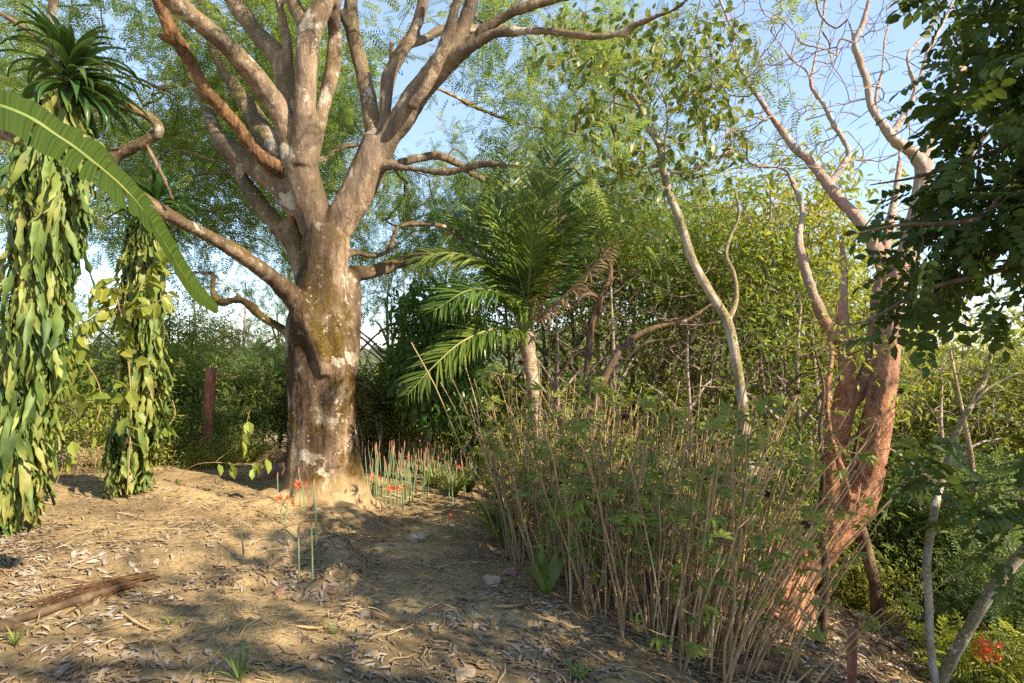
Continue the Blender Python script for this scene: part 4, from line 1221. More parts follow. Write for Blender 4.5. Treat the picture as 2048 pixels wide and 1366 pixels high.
# ------------------------------------------------------------------ CANE THICKET
def cane_shrub(nst, h, spread, lean, seed, group='cane shrubs of the thicket', leafy=1.0):
    r2 = np.random.default_rng(seed)
    root = thing('cane_shrub', 'clump of tall thin tan canes with palmate green leaves in the thicket', 'shrub', group)
    g = Geo(); gl = Geo(); gp = Geo()
    P_, Dr = [], []
    for k in range(nst):
        a = r2.uniform(0, 2 * math.pi); rr = spread * math.sqrt(r2.uniform(0, 1))
        x, y = rr * math.cos(a), rr * math.sin(a)
        hh = h * (r2.uniform(.45, 1.1) if r2.uniform() < .85 else r2.uniform(1.1, 1.3))
        ln = np.array([x, y]) / spread * r2.uniform(.1, .9) * hh * .5 + np.array(lean) * hh * r2.uniform(.3, 1.2) + np.clip(r2.normal(0, .08, 2), -.13, .13) * hh
        n = 7
        t = np.linspace(0, 1, n)
        pts = np.stack([x + ln[0] * t ** 1.3, y + ln[1] * t ** 1.3, -.25 + (hh + .25) * t], -1)
        pts[1:] += np.cumsum(r2.normal(0, .016, (n - 1, 3)), 0) * hh * .55
        cp = catmull(pts, 2)
        r0 = r2.uniform(.006, .014)
        g.tube(cp, np.linspace(r0, r0 * .45, len(cp)), 5)
        for j in range(r2.integers(1, 5)):
            t0 = r2.uniform(.55, .97)
            i = int(t0 * (len(cp) - 1))
            dv = r2.normal(0, 1, 3); dv[2] = abs(dv[2]) * .9 + .3; dv = dv / np.linalg.norm(dv) * r2.uniform(.12, .45) * h * .4
            q = catmull([cp[i], cp[i] + dv * .5 + (0, 0, -.02), cp[i] + dv], 3)
            g.tube(q, np.linspace(r0 * .45, .002, len(q)), 4)
            for u in (3, 5, 6):
                P_.append(q[min(u, len(q) - 1)]); Dr.append(dv)
        P_.append(cp[-1]); Dr.append((ln[0], ln[1], hh)); P_.append(cp[-1]); Dr.append((ln[0], -ln[1], hh))
        if r2.uniform() < .07:
            gp.inst(OVALB, np.tile(cp[-1], (26, 1)), frames(rng.normal(0, 1, (26, 3))), np.full(26, .045))
    P_ = np.array(P_); Dr = norm(np.array(Dr))
    nl = int(len(P_) * leafy)
    ix = r2.integers(0, len(P_), nl)
    leaves_at(gl, PALM5, P_[ix], Dr[ix], 1, .125, .035, .25, .5, rand=.7)
    leaves_at(gl, OVALN, P_[ix], Dr[ix], 1, .08, .06, .3, .5, rand=.9)
    obj('canes', g, M['stem'], root)
    obj('foliage', gl, M['cane'], root, False)
    if gp.n: obj('seed_heads', gp, M['pod'], root, False)
    return root
CS = [cane_shrub(44, 2.0, .42, (0, 0), 1, leafy=.25), cane_shrub(46, 1.8, .42, (.15, 0), 2, leafy=.25), cane_shrub(40, 2.2, .42, (.40, 0), 3, leafy=.2), cane_shrub(42, 1.4, .40, (-.03, 0), 4, leafy=.28), cane_shrub(9, 2.1, .40, (.45, 0), 5, leafy=.22)]
spots = [ # px of foot, distance, which, scale, height factor
    (1045, 7.8, 3, .9), (1068, 6.7, 0, .9), (1095, 5.7, 0, 1.0), (1150, 6.4, 1, 1.05), (1165, 5.0, 3, 1.0), (1200, 7.4, 0, .9), (1245, 5.5, 1, 1.05), (1270, 4.55, 0, .92),
    (1290, 6.5, 0, .98), (1350, 5.1, 2, .9), (1380, 4.25, 1, .95), (1370, 7.4, 1, .95), (1430, 5.9, 2, 1.0), (1450, 4.6, 2, .9), (1500, 4.0, 4, .80), (1520, 6.6, 4, 1.1),
    (1515, 5.4, 4, .7), (1085, 8.4, 1, 1.0), (1590, 8.6, 0, .95), (1050, 7.2, 3, .8), (1540, 4.5, 4, .5), (1250, 8.3, 0, .95), (1460, 7.9, 1, 1.0)]
pos_words = ['at the left end of the thicket', 'near the left end, beside the path', 'leaning over the path', 'left of centre', 'short and low at the front left', 'behind the front canes', 'in the middle front', 'at the front centre',
             'in the middle', 'spreading right of centre', 'in front beside the black dead trunk', 'tall and at the back', 'leaning right towards the red tree', 'with long stems slanting right', 'at the front right, slanting far out', 'close before the pale trunk', 'low, reaching across the red tree', 'behind the left end', 'half hidden behind the red tree', 'small, by the fork of the path', 'small, below the red tree', 'tall, behind the middle', 'tall, at the far right back']
used = set()
for k, (px, d, wh, sc) in enumerate(spots):
    x = (px - 1024) / FPX * d
    lab = 'clump of thin tan canes with palmate leaves ' + pos_words[k]
    loc = (x, d, hz(x, d))
    rz = rng.uniform(-.6, .6)
    if wh not in used:
        used.add(wh); o = CS[wh]; o.location = loc; o.rotation_euler[2] = rz; o.scale = (sc, sc, sc * .82); o['label'] = lab
    else:
        dup(CS[wh], loc, rz, (sc, sc, sc * .82 * rng.uniform(.9, 1.08)), lab)

# ------------------------------------------------------------------ BACKGROUND WOOD: prototypes
def proto_tree(name, label, cat, h, cr, ncl, leafm, leaf, size, per, bark, seed, trunk_r=.09, forks=4, clear=.4, group=None, flat=.6, thin=.012, spread=.16, tip=.004, e=2.3, wob=.08, droop=.3):
    r2 = np.random.default_rng(seed)
    T = []
    n = 8
    t = np.linspace(0, 1, n)
    tp = np.stack([np.cumsum(r2.normal(0, .06, n)) * h * .12, np.cumsum(r2.normal(0, .06, n)) * h * .12, -.4 + (h * .82 + .4) * t], -1); tp[:2, :2] = 0
    cp = catmull(tp, 4)
    T.append((cp, np.linspace(trunk_r, trunk_r * .25, len(cp))))
    for k in range(forks):
        i = int(r2.uniform(clear * .8, .85) * (len(cp) - 1)); a = k * 2.4 + r2.uniform(0, .8)
        ln = cr * r2.uniform(.6, 1.0)
        q = catmull([cp[i], cp[i] + np.array([math.cos(a) * ln * .5, math.sin(a) * ln * .5, ln * .45]), cp[i] + np.array([math.cos(a) * ln, math.sin(a) * ln, ln * r2.uniform(.5, 1.1)])], 5)
        T.append((q, np.linspace(trunk_r * .5, trunk_r * .12, len(q))))
    A = []
    cz = h * (clear + 1) / 2; rz_ = h * (1 - clear) / 2
    lob = [np.array([r2.uniform(-.5, .5) * cr, r2.uniform(-.5, .5) * cr, cz + r2.uniform(-.6, .6) * rz_]) for _ in range(7)]
    while len(A) < ncl:
        c = lob[r2.integers(0, 7)]
        v = r2.normal(0, 1, 3); v /= np.linalg.norm(v)
        A.append(c + v * np.array([cr * .62, cr * .62, rz_ * .5]) * r2.uniform(.35, 1) ** .5)
    A = np.array(A); A[:, 2] = np.maximum(A[:, 2], h * clear * .55)
    t_ = skel_tree(name, label, cat, T, M[bark], A, M[leafm] if leafm else None, leaf, np.zeros(3), group, per=per, size=size, spread=spread, sides=8, tip=tip, e=e, wob=wob, maxr=trunk_r * .5, thin=thin, droop=droop)
    return t_

PR = {}
G_T = 'trees of the wood behind'
PR['slim'] = proto_tree('slender_tree', 'slender light-green tree with thin trunk in the wood behind', 'tree', 8.5, 2.0, 330, 'light', OVALN, .15, 10, 'twig', 21, .08, 5, .35, G_T)
PR['slim2'] = proto_tree('slender_tree', 'slender yellow-green tree in the wood behind', 'tree', 7.5, 1.9, 300, 'yellow', OVALN, .15, 10, 'barebark', 22, .07, 5, .3, G_T)
PR['round'] = proto_tree('bushy_tree', 'bushy mid-green tree in the wood behind', 'tree', 6.5, 2.4, 420, 'bush', OVALN, .16, 11, 'brown', 23, .12, 5, .25, G_T)
PR['feather'] = proto_tree('feathery_tree', 'feathery grey-green tree in the wood behind', 'tree', 6.5, 2.4, 340, 'saman', PINN_S, .25, 6, 'twig', 24, .10, 5, .25, G_T, droop=.5)
PR['bare'] = proto_tree('bare_tree', 'leafless branching tree in the wood behind', 'tree', 8.0, 2.8, 420, None, None, .1, 6, 'barebark', 25, .12, 6, .3, G_T, e=2.2, wob=.12)
G_S = 'shrubs along the edge of the clearing'
PR['shrub'] = proto_tree('leafy_shrub', 'dense mid-green shrub at the edge of the clearing', 'shrub', 2.4, 1.2, 270, 'bush', OVALN, .13, 8, 'brown', 31, .03, 6, .03, G_S, spread=.14)
PR['dshrub'] = proto_tree('dark_shrub', 'dense dark blue-green shrub at the edge of the clearing', 'shrub', 2.6, 1.3, 330, 'shade', PINN_S, .19, 7, 'brown', 32, .03, 6, .03, G_S, spread=.14)
PR['yshrub'] = proto_tree('light_shrub', 'light yellow-green shrub at the edge of the clearing', 'shrub', 1.5, .9, 240, 'yellow', OVALN, .09, 10, 'twig', 33, .02, 6, .0, G_S, spread=.12)
PR['dry'] = proto_tree('dry_brush', 'tangle of dry brown brush at the edge of the clearing', 'shrub', 1.4, .9, 260, 'straw', OVALN, .06, 4, 'stem', 34, .015, 7, .0, G_S, spread=.1, tip=.0035, wob=.2)
first = {k: True for k in PR}
def put(kind, x, y, sc=1.0, rz=None, label=None, dz=0, sz=None):
    rz = rng.uniform(0, 6.28) if rz is None else rz
    loc = (x, y, hz(x, y) + dz)
    s = (sc, sc, sc * (sz or rng.uniform(.9, 1.12)))
    if first[kind]:
        first[kind] = False
        o = PR[kind]; o.location = loc; o.rotation_euler[2] = rz; o.scale = s
        if label: o['label'] = label
        return o
    return dup(PR[kind], loc, rz, s, label)
REC = []
def putpx(kind, px, d, sc=1.0, top=None, **k):
    o = _putpx(kind, px, d, sc, top, **k)
    REC.append((kind, px, d, o))
    return o
def _putpx(kind, px, d, sc=1.0, top=None, **k):
    """top: where the top of it should reach in the photo (px row)"""
    x = (px - 1024) / FPX * d
    hts = {'slim': 8.5, 'slim2': 7.5, 'round': 6.5, 'feather': 6.5, 'bare': 8, 'shrub': 2.4, 'dshrub': 2.6, 'yshrub': 1.5, 'dry': 1.4}
    if top is not None:
        zt = CAM_Z - (top - HOR) / FPX * d
        sc = max(.3, (zt - hz(x, d)) / hts[kind] / 1.02)
        k['sz'] = 1.0
        if kind in ('slim', 'slim2', 'bare', 'round', 'feather') and sc > 1.35:
            return put(kind, x, d, 1.35, dz=0, **{**k, 'sz': sc / 1.35})
    return put(kind, x, d, sc, **k)

# left edge of the clearing
for px, d, kind, top in ((-60, 8.5, 'shrub', 600), (60, 9.0, 'shrub', 690), (150, 8.8, 'yshrub', 760), (180, 10, 'shrub', 680), (120, 8.0, 'dry', 880), (190, 8.2, 'dry', 870), (60, 7.6, 'dry', 900), (360, 10.0, 'shrub', 640), (330, 9.2, 'yshrub', 800),
                         (400, 11, 'shrub', 700), (470, 11.6, 'dshrub', 730), (520, 11, 'dshrub', 710), (560, 11.5, 'shrub', 700), (385, 13, 'feather', 600), (500, 13.5, 'feather', 640), (450, 9.8, 'yshrub', 830), (395, 9.1, 'yshrub', 885), (432, 9.2, 'yshrub', 860), (360, 9.3, 'shrub', 790), (520, 10.2, 'yshrub', 850), (385, 9.6, 'dry', 850), (590, 12, 'dshrub', 690), (440, 12, 'dshrub', 700), (250, 11.5, 'feather', 560), (340, 12.5, 'slim', 520), (-20, 11, 'feather', 520), (550, 9.9, 'dry', 880)):
    putpx(kind, px, d, top=top)
# behind, between the big tree and the palm
for px, d, kind, top in ((720, 12.5, 'shrub', 700), (760, 13, 'yshrub', 700), (735, 11.6, 'yshrub', 790), (790, 12.2, 'yshrub', 800), (840, 13.5, 'shrub', 720), (900, 13.2, 'shrub', 740), (940, 12.6, 'yshrub', 830), (970, 11.6, 'yshrub', 890), (990, 12.8, 'shrub', 730), (1025, 13.2, 'shrub', 700), (1080, 13.5, 'shrub', 700), (960, 13.8, 'shrub', 700), (880, 12.4, 'dry', 880), (800, 11.5, 'dry', 880), (705, 11.5, 'dry', 880), (1010, 10.5, 'yshrub', 870)):
    putpx(kind, px, d, top=top)
# wood behind the thicket
for px, d, kind, top in ((900, 17, 'round', 560), (960, 15, 'slim', 520), (1010, 16, 'slim', 380), (1080, 15, 'slim', 330), (1150, 14, 'slim', 250), (1215, 16, 'slim2', 260), (1260, 13, 'slim', 270), (1330, 15, 'slim2', 290), (1390, 13, 'slim', 300), (1440, 16, 'slim2', 310), (1500, 12.5, 'slim2', 240), (1560, 11.5, 'slim2', 210), (1600, 14, 'slim2', 220), (1660, 10.5, 'slim2', 260), (1650, 12, 'slim', 400), (1530, 10.5, 'slim', 330),
                         (1700, 15, 'slim2', 520), (1780, 14, 'slim2', 600), (1850, 13, 'slim2', 480), (1900, 11, 'slim2', 560), (1960, 12, 'round', 620), (2040, 11, 'slim2', 600), (2130, 10, 'round', 560), (1120, 19, 'slim2', 540), (1300, 20, 'slim2', 560), (1420, 22, 'round', 690), (1550, 20, 'round', 680), (1680, 18, 'round', 700), (1820, 18, 'round', 720), (1980, 17, 'round', 700),
                         (1200, 12, 'yshrub', 700), (1280, 11.5, 'yshrub', 720), (1350, 12, 'yshrub', 740), (1420, 11, 'yshrub', 760), (1120, 11.5, 'yshrub', 740), (1480, 11, 'yshrub', 780), (1060, 11, 'yshrub', 800), (1550, 10, 'shrub', 790), (1620, 10, 'shrub', 800),
                         (1130, 10.5, 'bare', 520), (1240, 10.8, 'bare', 470), (1370, 10.2, 'bare', 560), (1440, 10.9, 'bare', 500), (1570, 10, 'bare', 480), (1880, 9.5, 'bare', 640), (-40, 15, 'feather', 430), (90, 16, 'feather', 560), (200, 17, 'feather', 600), (400, 18, 'bare', 500), (480, 16, 'bare', 500), (560, 18, 'feather', 560), (440, 17, 'feather', 590), (640, 17, 'slim', 600), (370, 16, 'slim2', 560), (760, 17, 'bare', 470), (820, 19, 'bare', 440), (790, 16, 'bare', 540), (700, 18, 'bare', 480), (640, 20, 'round', 660), (330, 19, 'round', 640), (100, 20, 'round', 650)):
    putpx(kind, px, d, top=top)
# dense greenery down in the gully on the right
for px, d, kind, top in ((1700, 9.5, 'shrub', 1000), (1760, 9.5, 'shrub', 1020), (1830, 10, 'round', 880), (1900, 9.5, 'shrub', 930), (1990, 9, 'dshrub', 900), (2060, 8.5, 'shrub', 900), (1790, 8.3, 'yshrub', 1120), (1720, 8.6, 'yshrub', 1090), (1930, 8.2, 'dshrub', 1120), (2010, 7.6, 'dshrub', 1130), (2080, 7, 'dshrub', 1080), (1860, 8.6, 'shrub', 1060), (1990, 6.3, 'yshrub', 1260), (2060, 5.6, 'yshrub', 1250), (1920, 12, 'round', 800), (2040, 12, 'round', 780), (1750, 12, 'round', 860), (1690, 11, 'shrub', 900), (1900, 7.3, 'dshrub', 1190), (2120, 6.4, 'dshrub', 1050), (1820, 7.5, 'dry', 1230)):
    putpx(kind, px, d, top=top)

LM = [(0, 'at the left edge of the view'), (110, 'between the two leafy columns, left part'), (200, 'just left of the slimmer leafy column'), (330, 'behind the slimmer leafy column'), (400, 'left of the red post'), (455, 'right of the red post'), (530, 'midway between red post and big trunk'), (610, 'touching the left side of the big trunk'), (680, 'hidden mostly by the big trunk'),
      (740, 'touching the right side of the big trunk'), (775, 'behind the cordylines'), (830, 'left of the small dark tree'), (890, 'behind the small dark tree'), (950, 'right of the small dark tree'), (1015, 'behind the palm, left of its trunk'), (1090, 'right behind the palm trunk'), (1175, 'under the dead palm frond'), (1240, 'where the brown arching tree forks'), (1310, 'behind the arching brown branch'), (1400, 'beyond the tip of the arching branch'),
      (1470, 'left of the pale leaning trunk'), (1540, 'right of the pale leaning trunk'), (1610, 'left of the red-barked trunk'), (1690, 'behind the fork of the red tree'), (1770, 'behind the main red trunk'), (1840, 'right of the red trunk'), (1910, 'behind the crooked white sapling'), (1975, 'between the two white trunks'), (2050, 'at the right edge'), (9999, 'beyond the right edge')]
KW = {'slim': 'slender light-green tree', 'slim2': 'slender yellow-green tree', 'round': 'bushy mid-green tree', 'feather': 'feathery grey-green tree', 'bare': 'leafless branching tree', 'shrub': 'dense mid-green shrub', 'dshrub': 'dark feathery shrub', 'yshrub': 'low yellow-green shrub', 'dry': 'tangle of dry brown brush'}
_cell = {}
for kind, px, d, o in REC:
    lm = next(t for x, t in LM if px <= x)
    _cell.setdefault((kind, lm), []).append((d, o))
for (kind, lm), it in _cell.items():
    it.sort(key=lambda q: q[0])
    for k, (d, o) in enumerate(it):
        o['label'] = (['nearest ', 'second-nearest ', 'farther ', 'more distant ', 'farthest '][min(k, 4)] if len(it) > 1 else '') + KW[kind] + ' ' + lm

# mango-like tree right of the big trunk
md = 10.6
mb = gpx(848, 945, md)
md = mb[1]
pale('mango_tree', 'small dark leafy tree with bare leaning trunk between the big tree and the palm', [[(848, 955, 26, md), (851, 905, 24, md), (853, 868, 22, md), (862, 820, 22, md), (862, 740, 18, md), (850, 660, 14, md), (850, 590, 8, md)],
     [(862, 830, 12, md), (900, 770, 11, md), (930, 700, 8, md), (935, 650, 5, md)], [(860, 780, 12, md), (825, 720, 10, md), (815, 650, 7, md)], [(856, 870, 12, md), (846, 860, 10, md + .1), (845, 850, 8, md + .1)]],
     pts_px(420, (785, 985, 565, 850, lambda x, y: ((x - 870 + (y - 700) * -.05) / 95) ** 2 + ((y - 700) / 145) ** 2 < 1 + .25 * math.sin(x * .09) * math.sin(y * .07)), md - 1.0, md + .9),
     M['dark'], OVALN, per=12, size=.17, spread=.12, bark=M['brown'], sides=12, droop=.8, thin=.02, maxr=.02)

# ------------------------------------------------------------------ unseen trees added outside the frame to shade the foreground
for lab, kind, x, y, sc, sz in (('tall bushy tree added for shade right of the viewer, outside the view', 'round', 7.6, -.9, 1.35, 1.3), ('tall bushy tree added for shade behind the viewer on the right', 'round', 10.0, -4.5, 1.35, 1.3), ('tall slender tree added for shade just behind the viewer on the right', 'slim2', 4.6, -2.6, 1.2, 1.0)):
    put(kind, x, y, sc, label=lab, sz=sz)

# ------------------------------------------------------------------ FLOWER STALKS (amaryllis-like)
def star_flower(s=1.0):
    it = []
    pt = (np.array([[0, 0, 0], [.35, .13, .03], [.35, -.13, .03], [.7, .12, .0], [.7, -.12, 0], [1, 0, -.12]]), [np.array([[0, 2, 1], [3, 4, 5]]), np.array([[1, 2, 4, 3]])])
    for k in range(6):
        a = k * math.pi / 3
        it.append((pt, (0, 0, 0), (math.cos(a), math.sin(a), .75), (0, 0, 1), 1))
    return t_merge(it)
STAR = star_flower()
def stalk(h, flowers, bud, seed, lean=.06, label='', cat='flower', group=None, name='flower_stalk'):
    r2 = np.random.default_rng(seed)
    t = thing(name, label, cat, group)
    g = Geo()
    ln = r2.normal(0, lean, 2) * h
    pts = np.array([[0, 0, -.03], [ln[0] * .3, ln[1] * .3, h * .5], [ln[0], ln[1], h]])
    cp = catmull(pts, 5)
    g.tube(cp, np.linspace(.0085, .0062, len(cp)), 7)
    if flowers:
        for k in range(flowers):
            a = k * 2.2 + r2.uniform(0, 1)
            e = cp[-1] + np.array([math.cos(a) * .035, math.sin(a) * .035, .01])
            g.tube(np.array([cp[-1], (cp[-1] + e) / 2 + (0, 0, .01), e]), .0035, 5)
    obj('stalk', g, M['greenstem'], t)
    for k in range(flowers):
        a = 2.2 * k
        a = k * 2.2 + .3
        gf = Geo()
        d = norm(np.array([[math.cos(a), math.sin(a), -.05]]))
        # flower opens outward
        z = d[0]; x = norm(np.cross([0, 0, 1.0], z)); y = np.cross(z, x)
        gf.inst(STAR, cp[-1][None] + d * .035, np.array([[x, y, z]]), np.array([.072]))
        obj('flower', gf, M['petal'], t, False)
    if bud:
        gb = Geo()
        q = np.array([cp[-1], cp[-1] + (0, 0, .03), cp[-1] + (.004, 0, .055), cp[-1] + (.006, 0, .08)])
        gb.tube(q, [.006, .009, .007, .002], 7)
        obj('bud', gb, M['bud'], t)
    return t
G_ST = 'bare green flower stalks beside the big trunk'
SP = [stalk(.50, 0, True, 50 + k, .16, 'bare upright green stalk with reddish bud among many right of the big trunk', 'plant', G_ST, 'budded_stalk') for k in range(4)]
cnt = 0
def stalk_at(px, py, sc, k, lab=None):
    global cnt
    q = gpx(px, py, 7)
    if cnt < 4: o = SP[cnt]; o.location = q; o.scale = (1, 1, sc); o.rotation_euler[2] = rng.uniform(0, 6)
    else: o = dup(SP[k % 4], tuple(q), rng.uniform(0, 6.28), (1, 1, sc))
    if lab: o['label'] = lab
    cnt += 1
for k in range(100):
    px = rng.uniform(735, 955)
    py = 1015 - (px - 735) * .12 + rng.uniform(-60, 10) + 6 * math.sin(px * .05)
    stalk_at(px, py, rng.uniform(.8, 1.25) * np.interp(px, [735, 850, 955], [1.25, 1.0, .75]), k)
G_F = 'stalks with orange star flowers'
FS = None
for k, (px, py, h, nf, lab) in enumerate(((600, 1015, .30, 3, 'stalk with a cluster of orange flowers before the left foot of the big trunk'), (562, 1048, .30, 2, 'short stalk with red-orange flowers left of the big root'), (570, 1052, .26, 1, 'shorter flower stalk just right of another, left of the big root'), (655, 990, .2, 1, 'small flower stalk against the base of the big trunk'),
                         (700, 1000, .28, 1, 'stalk with one red flower right beside the root of the big trunk'), (748, 1010, .42, 2, 'stalk with red flowers at the left end of the stalk bed'), (790, 1028, .36, 3, 'stalk with stacked orange flowers in front of the stalk bed'), (806, 1030, .36, 2, 'stalk with a pale orange flower at the front of the bed'),
                         (898, 1070, .22, 1, 'low stalk with orange flower beside the path, left of its twin'), (912, 1072, .22, 2, 'low stalk with wide orange flower beside the path, by the thicket'), (920, 970, .3, 2, 'distant stalk with orange flowers near the end of the path'))):
    t = stalk(h, nf, False, 80 + k, .05, lab, 'flower', G_F)
    t.location = gpx(px, py, 7)
for k, (px, py, h, lab) in enumerate(((598, 1165, .40, 'green stalk with yellow bud, left of a pair in the foreground litter'), (625, 1160, .46, 'green stalk with closed bud beside the mossy root in front'), (488, 1130, .34, 'grey-green stalk standing in the shaded litter left of centre'), (633, 1085, .52, 'tall dark stalk standing in front of the big trunk'),
                          (556, 1005, .30, 'thin stalk left of the orange flowers'), (610, 1018, .46, 'tall thin stalk between the orange flowers and the trunk'))):
    t = stalk(h, 0, True, 120 + k, .05, lab, 'plant', None, 'budded_stalk')
    t.location = gpx(px, py, 5)

# ------------------------------------------------------------------ GRASSY TUFTS, STRAP-LEAVED PLANTS
def tuft(n, h, wd, seed, label, cat, name, mat='grassy', droop=.9, group=None, spread=.5):
    t = thing(name, label, cat, group)
    g = Geo()
    r2 = np.random.default_rng(seed)
    tm = [t_strap(7, wd, dr * droop, .01, 0, .8, 1.6, .5) for dr in (.5, 1.1, 1.8)]
    for k in range(3):
        m_ = n // 3
        th = r2.uniform(0, 6.28, m_)
        d = np.stack([np.cos(th) * spread, np.sin(th) * spread, r2.uniform(.7, 1.5, m_)], -1)
        p = np.stack([np.cos(th), np.sin(th), np.zeros(m_)], -1) * r2.uniform(0, .10, m_)[:, None] * h
        g.inst(tm[k], p, frames(d, None, .2), h * r2.uniform(.6, 1.1, m_))
    obj('blades', g, M[mat], t)
    return t
T1 = tuft(60, .55, .07, 1, 'upright grassy clump of narrow green leaves at the right end of the stalk bed', 'plant', 'grassy_clump')
first_t = True
for px, py, sc, lab in ((868, 975, .8, 'grassy clump nearest the mango tree'), (905, 992, 1.0, 'tall grassy clump where the path narrows'), (935, 985, .9, 'grassy clump at the right end of the stalk bed'), (985, 1050, .8, 'grassy clump at the left foot of the thicket'), (1000, 1000, .9, 'grassy clump half hidden by the first canes'), (955, 960, .7, 'small grassy clump at the far end of the path')):
    q = gpx(px, py, 8)
    if first_t: T1.location = q; T1.scale = (sc,) * 3; T1['label'] = lab; first_t = False
    else: dup(T1, tuple(q), rng.uniform(0, 6), sc, lab)
for px, py, h, n, wd, lab in ((1005, 1085, .62, 22, .13, 'dark broad-bladed plant arching over the path at the thicket corner'), (1090, 1185, .5, 10, .14, 'bright ginger-like shoot with broad blades in front of the thicket'), (478, 1362, .24, 14, .08, 'small green grass shoot at the bottom edge'), (668, 1268, .12, 12, .06, 'tiny dark grass tuft in the middle of the foreground'), (900, 925, .5, 26, .10, 'low strap-leaved plant right of the small dark tree'), (1160, 1362, .16, 10, .14, 'little green sprout at the bottom edge right of centre'), (340, 1250, .12, 16, .07, 'tiny green tuft in the left foreground'), (30, 1290, .14, 18, .08, 'low green tuft at the left edge')):
    o = tuft(n, h, wd, int(px), lab, 'plant', 'grass_tuft', 'grassy' if px != 1005 else 'bush', 1.0, None, .55)
    o.location = gpx(px, py, 5)
# cordyline with red-bronze leaves behind the trunk
for px, py, d, hh, lab in ((722, 930, 10.5, 1.9, 'bronze-leaved cordyline on thin stems right behind the big trunk'), (765, 930, 11.5, 1.8, 'green-leaved cordyline beside the bronze one')):
    x = (px - 1024) / FPX * d
    b = np.array([x, d, hz(x, d)])
    t = thing('cordyline', lab, 'plant', None, b)
    g = Geo(); gl = Geo()
    for k in range(5):
        e = np.array([rng.uniform(-.35, .35), rng.uniform(-.3, .3), hh * rng.uniform(.55, 1.05)])
        cp = catmull([np.zeros(3), e * .5 + rng.normal(0, .05, 3), e], 4)
        g.tube(cp, np.linspace(.018, .012, len(cp)), 7)
        n = 34
        th = rng.uniform(0, 6.28, n); el = rng.uniform(-.9, 1.3, n)
        dd_ = np.stack([np.cos(th) * np.cos(el), np.sin(th) * np.cos(el), np.sin(el)], -1)
        gl.inst(t_strap(7, .16, 1.0, .03, 0, .8, 1.5, .35), np.tile(e, (n, 1)) - np.stack([th * 0, th * 0, rng.uniform(0, .25, n)], -1), frames(dd_, None, .2), rng.uniform(.3, .5, n))
    obj('stems', g, M['pale'], t); obj('foliage', gl, M['cordy'] if px < 740 else M['bush'], t)

# ------------------------------------------------------------------ POSTS
def post(name, label, x, y, h, r, tilt, mat, sides=10, square=False):
    t_ = Geo()
    n = 12
    pts = np.stack([np.linspace(0, tilt[0], n), np.linspace(0, tilt[1], n), np.linspace(-.2, h, n)], -1)
    if square:
        rr = np.full(n, r); t_.tube(pts, rr, 4, True)
    else:
        rr = r * (1 + .06 * np.sin(np.arange(n) * 1.7)); t_.tube(pts, rr, sides, True)
    o = obj(name, t_, mat, None, not square)
    o.location = (x, y, hz(x, y))
    tag(o, label, 'post')
    return o
x = (408 - 1024) / FPX * 9.4
post('red_post', 'rough reddish-brown post standing among the shrubs left of the big tree', x, 9.4, (945 - 768) * 9.4 / FPX + .15, .085, (.12, 0), M['post'])
x = (1700 - 1024) / FPX * 3.9
hh = CAM_Z - (1258 - HOR) / FPX * 3.9 - hz(x, 3.9)
post('red_stake', 'square red-painted stake on the slope at the bottom right', x, 3.9, hh, .042, (.02, 0), M['post'], 4, True)

# ------------------------------------------------------------------ STONES, DEAD WOOD
def rock(name, label, px, py, s, mat, seed, d=5):
    import bmesh
    bm = bmesh.new(); bmesh.ops.create_icosphere(bm, subdivisions=4, radius=1)
    co = np.array([v.co for v in bm.verts])
    k = 1 + .28 * fbm(co, 1.1, 3, seed) + .05 * fbm(co, 5, 2, seed)
    q = co * k[:, None] * np.array(s)
    for v, c in zip(bm.verts, q): v.co = c
    me = bpy.data.meshes.new(name); bm.to_mesh(me); bm.free(); me.materials.append(mat)
    for p in me.polygons: p.use_smooth = True
    o = bpy.data.objects.new(name, me); COL.objects.link(o)
    loc = gpx(px, py, d); o.location = (loc[0], loc[1], loc[2] + s[2] * .2); o.rotation_euler[2] = seed
    tag(o, label, 'stone')
for k, (px, py, s, mt, lab) in enumerate(((985, 1168, (.075, .06, .07), 'stone', 'upright grey-brown stone at the left foot of the thicket'), (1022, 1150, (.10, .07, .05), 'redstone', 'dark reddish stone touching the canes at the path edge'), (730, 1232, (.055, .04, .025), 'stone', 'pale flat stone in the middle of the path'), (660, 1185, (.05, .035, .02), 'redstone', 'flat red stone below the mossy root'), (830, 1080, (.17, .11, .06), 'stone', 'low rounded boulder half buried in the path'),
                               (560, 1185, (.09, .05, .02), 'redstone', 'flat reddish slab left of the two foreground stalks'), (745, 1310, (.05, .035, .02), 'stone', 'pale angular stone near the bottom of the path'), (755, 1020, (.05, .04, .03), 'stone', 'white little stone by the stalk bed'), (590, 1165, (.03, .025, .02), 'stone', 'small grey pebble beside the yellow-bud stalk'), (905, 1238, (.03, .02, .012), 'stone', 'small pale stone at the right of the path'), (925, 1350, (.07, .05, .02), 'stone', 'large pale flat stone at the bottom centre'), (548, 950, (.32, .2, .16), 'redstone', 'dark boulder behind the left foot of the big tree'))):
    rock('stone', lab, px, py, s, M[mt], k + 3)
def stick(name, label, pts, r, mat, cat='branch', sides=9, off=.0):
    g = Geo()
    w3 = []
    for p in pts:
        q = gpx(p[0], p[1], 4.5); q[2] += (p[2] if len(p) > 2 else 0) + off
        w3.append(q)
    cp = catmull(w3, 6)
    b = cp[0].copy()
    rr = np.interp(np.linspace(0, 1, len(cp)), np.linspace(0, 1, len(r)), r) * (1 + .08 * np.sin(np.arange(len(cp)) * 1.3))
    g.tube(cp - b, rr, sides, True)
    o = obj(name, g, mat); o.location = b
    return tag(o, label, cat)
